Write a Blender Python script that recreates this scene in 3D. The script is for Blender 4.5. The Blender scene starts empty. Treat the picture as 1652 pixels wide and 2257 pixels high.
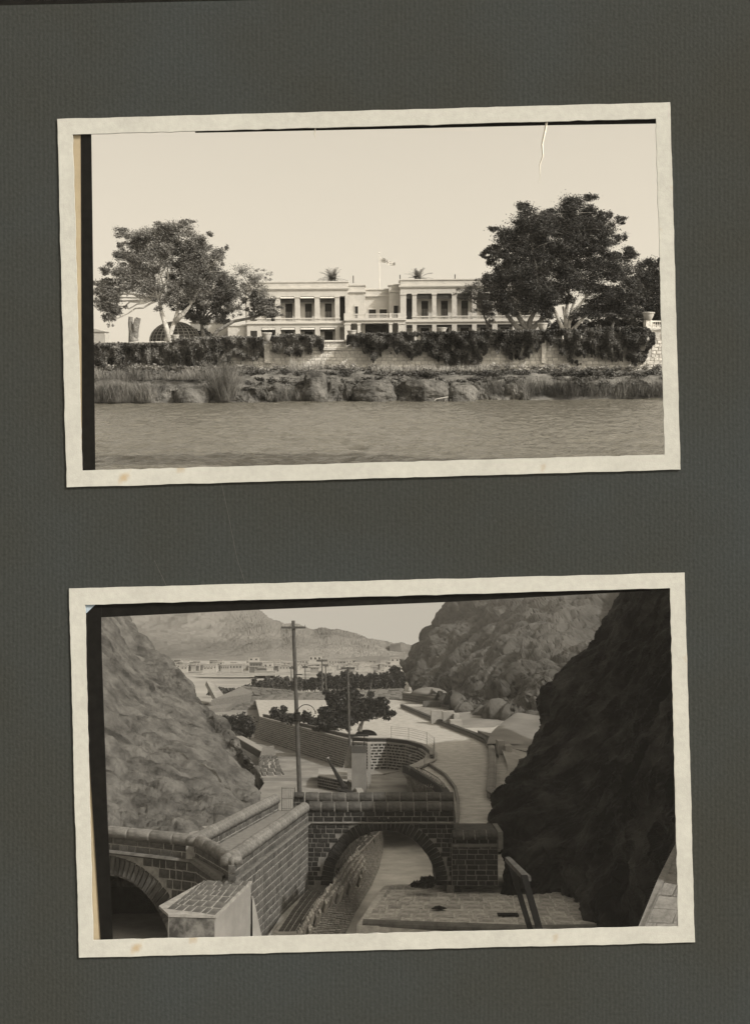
import bpy, math, random
import numpy as np
from mathutils import Vector, Matrix, noise
random.seed(7); rng = np.random.default_rng(11)
R_ = math.radians
scn = bpy.context.scene
col = scn.collection
# ------------------------------------------------------------ camera, world, sun
F = 2600.0; CX = 826.0; CY = 1128.5                      # focal length and centre in picture units (page 1652 wide)
cam_d = bpy.data.cameras.new('camera'); cam = bpy.data.objects.new('camera', cam_d); col.objects.link(cam)
cam.location = (0, 0, 0); cam.rotation_euler = (R_(90), 0, 0)
cam_d.sensor_fit = 'HORIZONTAL'; cam_d.sensor_width = 36.0; cam_d.lens = 36.0*F/1652.0
cam_d.clip_start = 0.1; cam_d.clip_end = 9000
scn.camera = cam
SUN_EL = R_(40); SUN_AZ = R_(125)                        # clockwise from +Y: from the right, a little from the front
sdir = Vector((math.sin(SUN_AZ)*math.cos(SUN_EL), math.cos(SUN_AZ)*math.cos(SUN_EL), math.sin(SUN_EL)))
sl = bpy.data.lights.new('sun', 'SUN'); sl.energy = 3.1; sl.angle = R_(0.6); sl.color = (1, .965, .90)
so = bpy.data.objects.new('sun', sl); col.objects.link(so)
so.rotation_euler = sdir.to_track_quat('Z', 'Y').to_euler(); so.location = (30, -20, 40)
w = bpy.data.worlds.new('World'); scn.world = w; w.use_nodes = True
nt = w.node_tree; nt.nodes.clear()
def N(t, **k):
    n = nt.nodes.new(t)
    for a, b in k.items(): setattr(n, a, b)
    return n
tc = N('ShaderNodeTexCoord'); sp = N('ShaderNodeSeparateXYZ'); mx = N('ShaderNodeMath', operation='MAXIMUM'); mx.inputs[1].default_value = 0.06
cb = N('ShaderNodeCombineXYZ'); sky = N('ShaderNodeTexSky', sky_type='NISHITA', sun_disc=False)
sky.sun_elevation = SUN_EL; sky.sun_rotation = SUN_AZ; sky.dust_density = 4.0; sky.air_density = 1.2; sky.ozone_density = 1.0
bw = N('ShaderNodeRGBToBW'); tint = N('ShaderNodeMix', data_type='RGBA', blend_type='MULTIPLY'); tint.inputs[0].default_value = 1
bg = N('ShaderNodeBackground'); bg.inputs[1].default_value = 0.15; wo = N('ShaderNodeOutputWorld')
nt.links.new(tc.outputs['Generated'], sp.inputs[0]); nt.links.new(sp.outputs[0], cb.inputs[0]); nt.links.new(sp.outputs[1], cb.inputs[1])
nt.links.new(sp.outputs[2], mx.inputs[0]); nt.links.new(mx.outputs[0], cb.inputs[2]); nt.links.new(cb.outputs[0], sky.inputs[0])
nt.links.new(sky.outputs[0], bw.inputs[0]); nt.links.new(bw.outputs[0], tint.inputs[6]); tint.inputs[7].default_value = (1, .915, .765, 1)
gr = N('ShaderNodeMapRange'); gr.inputs[1].default_value = -.34; gr.inputs[2].default_value = -.17; gr.inputs[3].default_value = .22; gr.inputs[4].default_value = 1.0
sc_ = N('ShaderNodeVectorMath', operation='SCALE'); nt.links.new(sp.outputs[2], gr.inputs[0]); nt.links.new(tint.outputs[2], sc_.inputs[0]); nt.links.new(gr.outputs[0], sc_.inputs['Scale'])
nt.links.new(sc_.outputs[0], bg.inputs[0]); nt.links.new(bg.outputs[0], wo.inputs[0])
scn.view_settings.view_transform = 'Standard'; scn.view_settings.look = 'None'
scn.view_settings.exposure = 0.78; scn.view_settings.gamma = 1; scn.view_settings.use_curve_mapping = False
scn.render.engine = 'CYCLES'; scn.cycles.max_bounces = 6; scn.cycles.diffuse_bounces = 3; scn.cycles.transparent_max_bounces = 8
scn.cycles.volume_bounces = 0; scn.cycles.use_denoising = True; scn.cycles.sample_clamp_indirect = 4

# ------------------------------------------------------------ frames (each picture's own level world, seen from the camera)
class Frame:
    def __init__(s, yh, roll=0):
        a = math.atan((CY-yh)/F)
        s.R = Matrix.Rotation(a, 3, 'X') @ Matrix.Rotation(R_(roll), 3, 'Y')
        s.Ri = s.R.transposed(); s.tops = []
    def at(s, px, py, Y):
        d = s.Ri @ Vector(((px-CX)/F, 1, (CY-py)/F)); return d*(Y/d.y)
    def gd(s, px, py, h):
        d = s.Ri @ Vector(((px-CX)/F, 1, (CY-py)/F)); return d*(-h/d.z)
FA = Frame(800, -0.45)
FB = Frame(1430, 0)
FP = Frame(CY, 0)
FR = FA
# ------------------------------------------------------------ materials (sepia base colours)
MATS = {}; GK = 1.0
def mat(name, g, var=0.25, scale=8.0, rough=0.85, tint=(1, .955, .875), bump=0.0, bscale=None, rnd=0.0, spec=0.08, detail=6, lo=0.35, hi=0.65, coord='Object', rgb=None, second=None):
    if name in MATS: return MATS[name]
    g *= GK
    m = bpy.data.materials.new(name); m.use_nodes = True; t = m.node_tree; b = t.nodes['Principled BSDF']
    b.inputs['Roughness'].default_value = rough; b.inputs['Specular IOR Level'].default_value = spec
    c = rgb or tuple(g*x for x in tint)
    tc = t.nodes.new('ShaderNodeTexCoord'); nz = t.nodes.new('ShaderNodeTexNoise'); nz.inputs['Scale'].default_value = scale; nz.inputs['Detail'].default_value = detail
    nz.inputs['Roughness'].default_value = 0.65
    t.links.new(tc.outputs[coord], nz.inputs['Vector'])
    rp = t.nodes.new('ShaderNodeValToRGB'); rp.color_ramp.elements[0].position = lo; rp.color_ramp.elements[1].position = hi
    a = second or tuple(x*(1-var) for x in c); z = tuple(min(1, x*(1+var)) for x in c)
    a = tuple(max(0, x) for x in a); rp.color_ramp.elements[0].color = (*a, 1); rp.color_ramp.elements[1].color = (*z, 1)
    t.links.new(nz.outputs[0], rp.inputs[0]); out = rp.outputs[0]
    if rnd > 0:
        oi = t.nodes.new('ShaderNodeObjectInfo'); mr = t.nodes.new('ShaderNodeMapRange'); mr.inputs[3].default_value = 1-rnd; mr.inputs[4].default_value = 1+rnd
        t.links.new(oi.outputs['Random'], mr.inputs[0]); mm = t.nodes.new('ShaderNodeVectorMath'); mm.operation = 'SCALE'
        t.links.new(out, mm.inputs[0]); t.links.new(mr.outputs[0], mm.inputs['Scale']); out = mm.outputs[0]
    t.links.new(out, b.inputs['Base Color'])
    if bump > 0:
        n2 = t.nodes.new('ShaderNodeTexNoise'); n2.inputs['Scale'].default_value = bscale or scale*3; n2.inputs['Detail'].default_value = 8
        t.links.new(tc.outputs[coord], n2.inputs['Vector']); bp = t.nodes.new('ShaderNodeBump'); bp.inputs['Strength'].default_value = min(1, bump); bp.inputs['Distance'].default_value = 0.1*max(1, bump)
        t.links.new(n2.outputs[0], bp.inputs['Height']); t.links.new(bp.outputs[0], b.inputs['Normal'])
    MATS[name] = m; return m
def leafmat(name, g, var=.35, trans=0.15):
    m = mat(name, g, var, 1.6, 0.6, spec=0.25, detail=3, lo=.4, hi=.6); return m
# ------------------------------------------------------------ object helpers
def thing(name, label, cat, base, group=None, kind=None):
    o = bpy.data.objects.new(name, None); col.objects.link(o); o.location = base; o.empty_display_size = .2
    o['label'] = label; o['category'] = cat
    if group: o['group'] = group
    if kind: o['kind'] = kind
    FR.tops.append(o); return o
def tagtop(o, label=None, cat=None, group=None, kind=None):
    if label: o['label'] = label
    if cat: o['category'] = cat
    if group: o['group'] = group
    if kind: o['kind'] = kind
def org(parent):
    b = Vector((0, 0, 0))
    while parent is not None: b = b + parent.location; parent = parent.parent
    return b
def link(name, me, m, parent=None, base=None):
    o = bpy.data.objects.new(name, me); col.objects.link(o)
    if m is not None and not me.materials: me.materials.append(m)
    if parent is not None: o.parent = parent
    else:
        FR.tops.append(o)
        if base is not None: o.location = base
    return o
class MB:
    def __init__(s): s.v = []; s.f = []
    def add(s, vs, fs):
        n = len(s.v); s.v += [tuple(v) for v in vs]; s.f += [tuple(i+n for i in f) for f in fs]; return s
    def box(s, x0, x1, y0, y1, z0, z1):
        return s.add([(x0,y0,z0),(x1,y0,z0),(x1,y1,z0),(x0,y1,z0),(x0,y0,z1),(x1,y0,z1),(x1,y1,z1),(x0,y1,z1)],
                     [(0,3,2,1),(4,5,6,7),(0,1,5,4),(1,2,6,5),(2,3,7,6),(3,0,4,7)])
    def hexa(s, p):   # bottom 4, top 4
        return s.add(p, [(0,3,2,1),(4,5,6,7),(0,1,5,4),(1,2,6,5),(2,3,7,6),(3,0,4,7)])
    def prism(s, pts, d):  # polygon + offset vector
        n = len(pts); pts = [Vector(p) for p in pts]; d = Vector(d); b = [p+d for p in pts]
        return s.add(pts+b, [tuple(range(n)), tuple(range(2*n-1, n-1, -1))]+[(i, i+n, (i+1)%n+n, (i+1)%n) for i in range(n)])
    def tube(s, pts, rad, n=7, cap=True):
        pts = [Vector(p) for p in pts]; vs = []; fs = []
        for i, p in enumerate(pts):
            d = (pts[min(i+1, len(pts)-1)]-pts[max(i-1, 0)]).normalized()
            a = d.cross(Vector((0.13, 1, 0.07))); a = a.normalized() if a.length > .05 else d.cross(Vector((1,0,0))).normalized()
            b = d.cross(a); r = rad[i] if hasattr(rad, '__len__') else rad
            for k in range(n):
                t = 2*math.pi*k/n; vs.append(p+a*(r*math.cos(t))+b*(r*math.sin(t)))
        for i in range(len(pts)-1):
            for k in range(n): fs.append((i*n+k, i*n+(k+1)%n, (i+1)*n+(k+1)%n, (i+1)*n+k))
        if cap: fs.append(tuple(range(n-1, -1, -1))); fs.append(tuple((len(pts)-1)*n+k for k in range(n)))
        return s.add(vs, fs)
    def lathe(s, c, prof, n=14):
        c = Vector(c); vs = []; fs = []
        for r, z in prof:
            for k in range(n): t = 2*math.pi*k/n; vs.append(c+Vector((r*math.cos(t), r*math.sin(t), z)))
        for i in range(len(prof)-1):
            for k in range(n): fs.append((i*n+k, i*n+(k+1)%n, (i+1)*n+(k+1)%n, (i+1)*n+k))
        fs.append(tuple(range(n-1, -1, -1))); fs.append(tuple((len(prof)-1)*n+k for k in range(n)))
        return s.add(vs, fs)
    def grid(s, P, nu, nv):
        vs = [P(i/nu, j/nv) for j in range(nv+1) for i in range(nu+1)]
        fs = [(j*(nu+1)+i, j*(nu+1)+i+1, (j+1)*(nu+1)+i+1, (j+1)*(nu+1)+i) for j in range(nv) for i in range(nu)]
        return s.add(vs, fs)
    def build(s, name, m, parent=None, smooth=False, base=None):
        b = org(parent) if parent is not None else (Vector(base) if base is not None else Vector((0,0,0)))
        me = bpy.data.meshes.new(name); me.from_pydata([Vector(v)-b for v in s.v], [], s.f); me.update()
        if smooth: me.shade_smooth()
        return link(name, me, m, parent, b)
def npmesh(name, V, m, parent=None, base=None, k=4, smooth=False):
    b = org(parent) if parent is not None else (Vector(base) if base is not None else Vector((0,0,0)))
    V = V.reshape(-1, 3) - np.array(b); n = len(V)//k
    me = bpy.data.meshes.new(name); me.vertices.add(n*k); me.vertices.foreach_set('co', V.astype(np.float32).ravel())
    me.loops.add(n*k); me.loops.foreach_set('vertex_index', np.arange(n*k, dtype=np.int32))
    me.polygons.add(n); me.polygons.foreach_set('loop_start', np.arange(0, n*k, k, dtype=np.int32)); me.polygons.foreach_set('loop_total', np.full(n, k, dtype=np.int32))
    me.update(); me.validate()
    return link(name, me, m, parent, b)
# ---- unit stones, shared mesh data
def unit_stone(seed, round_top=False):
    r = random.Random(seed); m = MB(); j = lambda a: r.uniform(-a, a)
    if not round_top:
        q = .5; c = .43
        back = [(-q,-.5,-q),(q,-.5,-q),(q,-.5,q),(-q,-.5,q)]
        mid = [(-q+j(.03),.2,-q+j(.05)),(q+j(.03),.2,-q+j(.05)),(q+j(.03),.2,q+j(.05)),(-q+j(.03),.2,q+j(.05))]
        fr = [(-c+j(.03),.5+j(.12),-c+j(.05)),(c+j(.03),.5+j(.12),-c+j(.05)),(c+j(.03),.5+j(.12),c+j(.05)),(-c+j(.03),.5+j(.12),c+j(.05))]
        vs = back+mid+fr
        fs = [(0,1,5,4),(1,2,6,5),(2,3,7,6),(3,0,4,7),(4,5,9,8),(5,6,10,9),(6,7,11,10),(7,4,8,11),(8,9,10,11),(3,2,1,0)]
        m.add(vs, fs)
    else:   # rounded coping stone: x along wall, y across, z up
        prof = [(-.5,-.5),(.5,-.5),(.52,-.1),(.44,.2),(.25,.42),(0,.5),(-.25,.42),(-.44,.2),(-.52,-.1)]
        n = len(prof); vs = []; 
        for x, s in ((-.5,.94),(-.44,1),(.44,1),(.5,.94)):
            vs += [(x+j(.01), y*s+j(.01), z*s+j(.01)) for y, z in prof]
        fs = [(k*n+i, k*n+(i+1)%n, (k+1)*n+(i+1)%n, (k+1)*n+i) for k in range(3) for i in range(n)]+[tuple(range(n-1,-1,-1)), tuple(3*n+i for i in range(n))]
        m.add(vs, fs)
    me = bpy.data.meshes.new('stone'); me.from_pydata(m.v, [], m.f); me.update()
    if round_top: me.shade_smooth()
    return me, np.array(m.v), m.f
USTONE = [unit_stone(i) for i in range(8)]; UCAP = [unit_stone(i+50, True) for i in range(4)]
class Stones:
    """collects placed stones for one thing: the largest become single parts, the rest one stuff part"""
    def __init__(s, root, m, name='stone', limit=290, minu=9.0): s.root = root; s.m = m; s.name = name; s.limit = limit; s.minu = minu; s.items = []
    def put(s, c, u, n, v, cap=False):
        c = Vector(c); d = max(1, c.y); sz = max(u.length, v.length)/d*F
        s.items.append((sz*min(1.0, v.length/d*F/3), sz, c, u, n, v, cap))
    def done(s, stuff='stonework'):
        s.items.sort(key=lambda t: -t[0]); b = org(s.root); rest_v = []; rest_f = []; n0 = 0; cnt = 0
        for it in s.items:
            _, sz, c, u, n, v, cap = it
            lib = UCAP if cap else USTONE; me, V, fs = random.choice(lib)
            if sz >= s.minu and cnt < s.limit:
                if cap: key = (me.name, s.m.name)
                else: key = (me.name, s.m.name)
                if key not in MESHV:
                    k = me.copy(); k.materials.clear(); k.materials.append(s.m); MESHV[key] = k
                o = bpy.data.objects.new(s.name, MESHV[key]); col.objects.link(o); o.parent = s.root
                o.matrix_local = Matrix((( u.x, n.x, v.x, c.x-b.x), (u.y, n.y, v.y, c.y-b.y), (u.z, n.z, v.z, c.z-b.z), (0,0,0,1))); cnt += 1
            else:
                W = np.outer(V[:,0], u)+np.outer(V[:,1], n)+np.outer(V[:,2], v)+np.array(c-b)
                rest_v.append(W); rest_f += [tuple(i+n0 for i in f) for f in fs]; n0 += len(V)
        if rest_v:
            me = bpy.data.meshes.new(stuff); me.from_pydata(np.concatenate(rest_v).tolist(), [], rest_f); me.update()
            o = link(stuff, me, s.m, s.root); o['kind'] = 'stuff'
MESHV = {}
def courses(st, P, nrow, slen, gap=.06, thick=.12, proud=.03, skip=None, lu=None, vary=.35, phase=None):
    """lay stones over surface P(u,v) (u along, v up), slen = stone length in metres"""
    lu = lu or sum((P((i+1)/8, .5)-P(i/8, .5)).length for i in range(8))
    for r in range(nrow):
        v = (r+.5)/nrow; n = max(1, round(lu/slen)); e = [0]; a = (slen/lu)
        t = a*random.uniform(.3, 1)
        while t < 1-.3*a: e.append(t); t += a*random.uniform(1-vary, 1+vary)
        e.append(1)
        for i in range(len(e)-1):
            u0, u1 = e[i], e[i+1]; uc = (u0+u1)/2
            if skip and (skip(uc, v) or skip(u0, v) or skip(u1, v) or skip(uc, v-.5/nrow) or skip(uc, v+.45/nrow)): continue
            c = P(uc, v); U = P(u1, v)-P(u0, v); V = P(uc, v+.5/nrow)-P(uc, v-.5/nrow)
            if U.length < 1e-4 or V.length < 1e-4: continue
            nn = U.cross(V).normalized()
            g = gap*random.uniform(.8, 1.3); U2 = U*max(.5, 1-g/U.length); V2 = V*max(.5, 1-g/V.length)
            st.put(c+nn*(proud-thick/2+random.uniform(-.012, .012)*thick*8), U2, nn*thick, V2)
def seg(a, b, z0, z1, off=0, bat=0):
    """vertical face between plan points a,b; outward normal = right of a->b ; bat = foot offset outwards"""
    a = Vector((a[0], a[1], 0)); b = Vector((b[0], b[1], 0)); d = (b-a).normalized(); n = Vector((d.y, -d.x, 0))
    def P(u, v): return a.lerp(b, u)+n*(off+bat*(1-v))+Vector((0, 0, z0+(z1-z0)*v))
    return P
def coping(st, a, b, z0, z1, width, slen):
    A = Vector((a[0], a[1], 0)); B = Vector((b[0], b[1], 0)); q = (B-A).normalized(); m_ = Vector((q.y, -q.x, 0))*width*.47; H = z1-z0; pr = [(-1, 0), (1, 0), (1, .45), (.8, .72), (.4, .90), (0, .94), (-.4, .90), (-.8, .72), (-1, .45)]
    MB().prism([A+q*.3+m_*x+Vector((0, 0, z0+H*z)) for x, z in pr], B-A-q*.6).build('coping_mortar', mort, st.root)
    a = Vector((a[0], a[1], 0)); b = Vector((b[0], b[1], 0)); d = (b-a); L = d.length; d = d/L; n = Vector((d.y, -d.x, 0)); k = max(1, round(L/slen))
    for i in range(k):
        c = a+d*(L*(i+.5)/k); c.z = (z0+z1)/2+random.uniform(-.008, .008)*(z1-z0)*3
        st.put(c, d*(L/k-.07), -n*width, Vector((0, 0, z1-z0)), True)
def wall_core(a, b, z0, z1, t, m, root, name='wall_core', off=0, bat=0):
    a = Vector((a[0], a[1], 0)); b = Vector((b[0], b[1], 0)); d = (b-a).normalized(); n = Vector((d.y, -d.x, 0)); mb = MB()
    f = [a+n*(off+bat), b+n*(off+bat), b+n*(off-t), a+n*(off-t)]; g = [a+n*off, b+n*off, b+n*(off-t), a+n*(off-t)]
    mb.hexa([p+Vector((0,0,z0)) for p in f]+[p+Vector((0,0,z1)) for p in g]); return mb.build(name, m, root)
# ---- foliage
def big(bl, f): return [(b[0], b[1], b[2]*f, b[3]*f)+tuple(b[4:]) for b in bl]
def leaves(blobs, n, size, at, Y, depth=1.0, clump=.3, seed=1, shell=.55, sq=1.0, sat=0):
    """leaf quads gathered in clumps inside ellipsoids given as (px,py,rx,ry[,dY])"""
    r = np.random.default_rng(seed); out = []
    if sat:
        ex = []
        for b in blobs:
            for _ in range(sat):
                t = r.uniform(0, 2*math.pi); q = r.uniform(.24, .42); ex.append((b[0]+b[2]*math.cos(t)*r.uniform(.85, 1.08), b[1]-b[3]*math.sin(t)*r.uniform(.85, 1.08), b[2]*q, b[3]*q*r.uniform(.7, 1.1), (b[4] if len(b) > 4 else 0)+r.uniform(-.5, .5)*b[2]*Y/F))
        blobs = [(b[0], b[1], b[2]*.88, b[3]*.88)+tuple(b[4:]) for b in blobs]+ex
    A = sum(b[2]*b[3] for b in blobs)
    for b in blobs:
        px, py, rx, ry = b[:4]; dY = b[4] if len(b) > 4 else 0; c = np.array(at(px, py, Y+dY)); s = (Y+dY)/F; rx *= s; ry *= s; rz = max(rx, ry)*.8*depth
        m = int(n*b[2]*b[3]/A); k = max(5, int(26/(clump/.3)**2))
        d = r.normal(size=(k, 3)); d /= np.linalg.norm(d, axis=1)[:, None]; rad = (shell+(1-shell)*r.random(k))[:, None]*(1-clump*.7)
        cc = c+d*rad*np.array([rx, rz, ry]); ci = r.integers(0, k, m); cs = r.uniform(.6, 1.25, k)
        g = r.normal(size=(m, 3)); g *= .44*cs[ci][:, None]*(1+.15*(r.random(m)<.1))[:, None]
        p = cc[ci]+g*clump*np.array([rx, rz, ry])*1.15
        out.append(p)
    p = np.concatenate(out); m = len(p); sz = size*r.uniform(.55, 1.4, m)[:, None]
    a = r.normal(size=(m, 3)); a[:, 2] *= .6; a /= np.linalg.norm(a, axis=1)[:, None]; q = r.normal(size=(m, 3)); q -= (q*a).sum(1)[:, None]*a; q /= np.linalg.norm(q, axis=1)[:, None]
    return np.stack([p-a*sz, p-q*sz*.45*sq, p+a*sz, p+q*sz*.45*sq], axis=1)
def limb(mb, p0, p1, r0, r1, wob=.08, n=6, seg_=6):
    p0 = Vector(p0); p1 = Vector(p1); L = (p1-p0).length; pts = []; rad = []
    for i in range(seg_+1):
        t = i/seg_; p = p0.lerp(p1, t)
        if 0 < i < seg_: p += Vector((random.uniform(-1,1), random.uniform(-1,1), random.uniform(-1,1)))*wob*L*.35
        pts.append(p); rad.append(r0+(r1-r0)*t)
    mb.tube(pts, rad, n); return pts
def blades(bases, n, h, w_, seed=1, lean=.35):
    """grass or reed blades: thin bent triangles pairs around base points (list of Vector, spread)"""
    r = np.random.default_rng(seed); B = np.array([list(b[0]) for b in bases]); S = np.array([b[1] for b in bases]); i = r.integers(0, len(B), n)
    p = B[i]+r.normal(size=(n, 3))*np.array([1, .8, 0.0])*S[i][:, None]*.5; H = h*(r.uniform(.35, 1.1, n)*(.55+.45*np.abs(np.sin(p[:,0]*1.9+np.sin(p[:,0]*5.3)*1.4))))[:, None]
    d = r.normal(size=(n, 3))*lean; d[:, 2] = 1; t = p+d*H; a = r.uniform(0, math.pi, n); wv = np.stack([np.cos(a), np.sin(a), 0*a], 1)*w_
    mid = p+d*H*.5+np.array([0, 0, .08])*H
    return np.stack([p-wv, mid-wv*.8, t, mid+wv*.8], axis=1)
def rockify(P, nu, nv, amp, freq, seed, edge=0.0, oct=5, aniso=(1,1,1), ridge=.5, HH=.62, fade=None, rot=None, sx=.4, pits=0, fu=0, vor=0):
    """grid of displaced points over P(u,v), displaced along the patch normal"""
    so_ = Vector((seed*13.7, seed*7.1, seed*3.3)); pts = []
    for j in range(nv+1):
        for i in range(nu+1):
            u, v = i/nu, j/nv; p = P(u, v); e = 1e-3
            du = P(min(1, u+e), v)-P(max(0, u-e), v); dv = P(u, min(1, v+e))-P(u, max(0, v-e)); n = du.cross(dv)
            n = n.normalized() if n.length > 1e-9 else Vector((0, 0, 1))
            if rot is None: q = Vector((p.x*aniso[0], p.y*aniso[1], p.z*aniso[2]))*freq+so_
            else:
                ca, sa = math.cos(rot), math.sin(rot); xx = p.x; wz = noise.noise(p*freq*.5)*1.2/freq
                q = Vector(((xx*ca+p.z*sa)*sx, p.y*.8, (-xx*sa+p.z*ca)*1.25+wz*.4))*freq+so_
            h = noise.fractal(q, HH, 2.1, oct)*(1-ridge)+(ridge)*(0.55-2*abs(noise.noise(q*.8+Vector((5,5,5)))))+ridge*.5*(.4-abs(noise.noise(q*2.3)))*1.2+ridge*.22*(.4-abs(noise.noise(q*5.1)))
            if pits: h -= pits*max(0, noise.noise(p*1.1)-.22)+pits*.8*max(0, noise.noise(p*.5+Vector((9,9,9)))-.3)
            if vor:
                d_ = noise.voronoi(q*1.5)[0]; e_ = noise.voronoi(q*4.2)[0]; h = h*.62+vor*(min(.45, d_[1]-d_[0])-.2)+vor*.42*(min(.4, e_[1]-e_[0])-.2)-vor*.25*d_[0]
            if fu: h *= min(1, (1-u)*fu)
            pts.append(p+n*(h*amp*(fade(v) if fade else 1)))
    return pts
def ctrl(rows):
    """smooth interpolation over a control net rows[j][i] of Vectors"""
    nj = len(rows)-1; ni = len(rows[0])-1
    def cr(a, b, c, d, t): return .5*((2*b)+(c-a)*t+(2*a-5*b+4*c-d)*t*t+(3*b-a-3*c+d)*t*t*t)
    def rowat(r, u):
        x = u*ni; i = min(int(x), ni-1); t = x-i; return cr(r[max(0, i-1)], r[i], r[i+1], r[min(ni, i+2)], t)
    def P(u, v):
        x = v*nj; j = min(int(x), nj-1); t = x-j
        return cr(rowat(rows[max(0, j-1)], u), rowat(rows[j], u), rowat(rows[j+1], u), rowat(rows[min(nj, j+2)], u), t)
    return P
def rock(name, rows, nu, nv, amp, freq, seed, m, parent=None, smooth=False, **k):
    P = ctrl(rows); pts = rockify(P, nu, nv, amp, freq, seed, **k); mb = MB()
    mb.add(pts, [(j*(nu+1)+i, j*(nu+1)+i+1, (j+1)*(nu+1)+i+1, (j+1)*(nu+1)+i) for j in range(nv) for i in range(nu)])
    return mb.build(name, m, parent, smooth=smooth, base=None if parent is not None else pts[0])

# ============================================================ ALBUM PAGE AND CARD MOUNTS
FR = FP; PD = 10.0; PS = PD/F
def pp(px, py, Y=PD): return FP.at(px, py, Y)
def frame_mesh(outer, inners, Y0, Y1):
    """flat board with openings (outer quad, list of inner quads), thickness Y0..Y1, via strips"""
    mb = MB()
    def ring(o, i):
        for k in range(4):
            a, b, c, d = o[k], o[(k+1)%4], i[(k+1)%4], i[k]
            mb.add([pp(*a, PD)+Vector((0, Y0, 0)), pp(*b, PD)+Vector((0, Y0, 0)), pp(*c, PD)+Vector((0, Y0, 0)), pp(*d, PD)+Vector((0, Y0, 0))], [(0,1,2,3)])
            mb.add([pp(*a, PD)+Vector((0, Y1, 0)), pp(*b, PD)+Vector((0, Y1, 0)), pp(*c, PD)+Vector((0, Y1, 0)), pp(*d, PD)+Vector((0, Y1, 0))], [(3,2,1,0)])
            mb.add([pp(*d, PD)+Vector((0, Y0, 0)), pp(*c, PD)+Vector((0, Y0, 0)), pp(*c, PD)+Vector((0, Y1, 0)), pp(*d, PD)+Vector((0, Y1, 0))], [(0,1,2,3)])
            mb.add([pp(*a, PD)+Vector((0, Y0, 0)), pp(*b, PD)+Vector((0, Y0, 0)), pp(*b, PD)+Vector((0, Y1, 0)), pp(*a, PD)+Vector((0, Y1, 0))], [(3,2,1,0)])
    if len(inners) == 1: ring(outer, inners[0])
    else:
        (TL, TR, BR, BL) = outer; ymid = 1180
        ml = (TL[0]+(BL[0]-TL[0])*.5, ymid); mr = (TR[0]+(BR[0]-TR[0])*.5, ymid)
        ring([TL, TR, mr, ml], inners[0]); ring([ml, mr, BR, BL], inners[1])
    return mb
def ribbed():
    m = bpy.data.materials.new('laid_paper'); m.use_nodes = True; t = m.node_tree; b = t.nodes['Principled BSDF']; L = t.links.new
    b.inputs['Roughness'].default_value = .95; b.inputs['Specular IOR Level'].default_value = .1
    tc = t.nodes.new('ShaderNodeTexCoord'); mp = t.nodes.new('ShaderNodeMapping'); L(tc.outputs['Object'], mp.inputs[0])
    wv = t.nodes.new('ShaderNodeTexWave'); wv.inputs['Scale'].default_value = 8.5; wv.inputs['Distortion'].default_value = 3.0; wv.inputs['Detail'].default_value = 3; wv.inputs['Detail Scale'].default_value = 1.2
    L(mp.outputs[0], wv.inputs[0]); mp.inputs['Scale'].default_value = (1.0, 1, .22)
    big = t.nodes.new('ShaderNodeTexNoise'); big.inputs['Scale'].default_value = .45; big.inputs['Detail'].default_value = 5; L(tc.outputs['Object'], big.inputs[0])
    fine = t.nodes.new('ShaderNodeTexNoise'); fine.inputs['Scale'].default_value = 38; fine.inputs['Detail'].default_value = 6; L(tc.outputs['Object'], fine.inputs[0])
    r1 = t.nodes.new('ShaderNodeValToRGB'); r1.color_ramp.elements[0].position = .35; r1.color_ramp.elements[1].position = .65
    r1.color_ramp.elements[0].color = (.0290, .0297, .0258, 1); r1.color_ramp.elements[1].color = (.0316, .0352, .0348, 1); L(big.outputs[0], r1.inputs[0])
    def mul(a, fac, lo, hi):
        mr = t.nodes.new('ShaderNodeMapRange'); mr.inputs[3].default_value = lo; mr.inputs[4].default_value = hi; L(fac, mr.inputs[0])
        v = t.nodes.new('ShaderNodeVectorMath'); v.operation = 'SCALE'; L(a, v.inputs[0]); L(mr.outputs[0], v.inputs['Scale']); return v.outputs[0]
    msk = t.nodes.new('ShaderNodeTexNoise'); msk.inputs['Scale'].default_value = 1.3; L(tc.outputs['Object'], msk.inputs[0])
    o = mul(r1.outputs[0], wv.outputs['Fac'], .93, 1.08); o = mul(o, fine.outputs[0], .62, 1.38); L(o, b.inputs['Base Color'])
    bp = t.nodes.new('ShaderNodeBump'); bp.inputs['Strength'].default_value = .25; bp.inputs['Distance'].default_value = .01; L(fine.outputs[0], bp.inputs['Height']); L(bp.outputs[0], b.inputs['Normal'])
    return m
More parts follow.
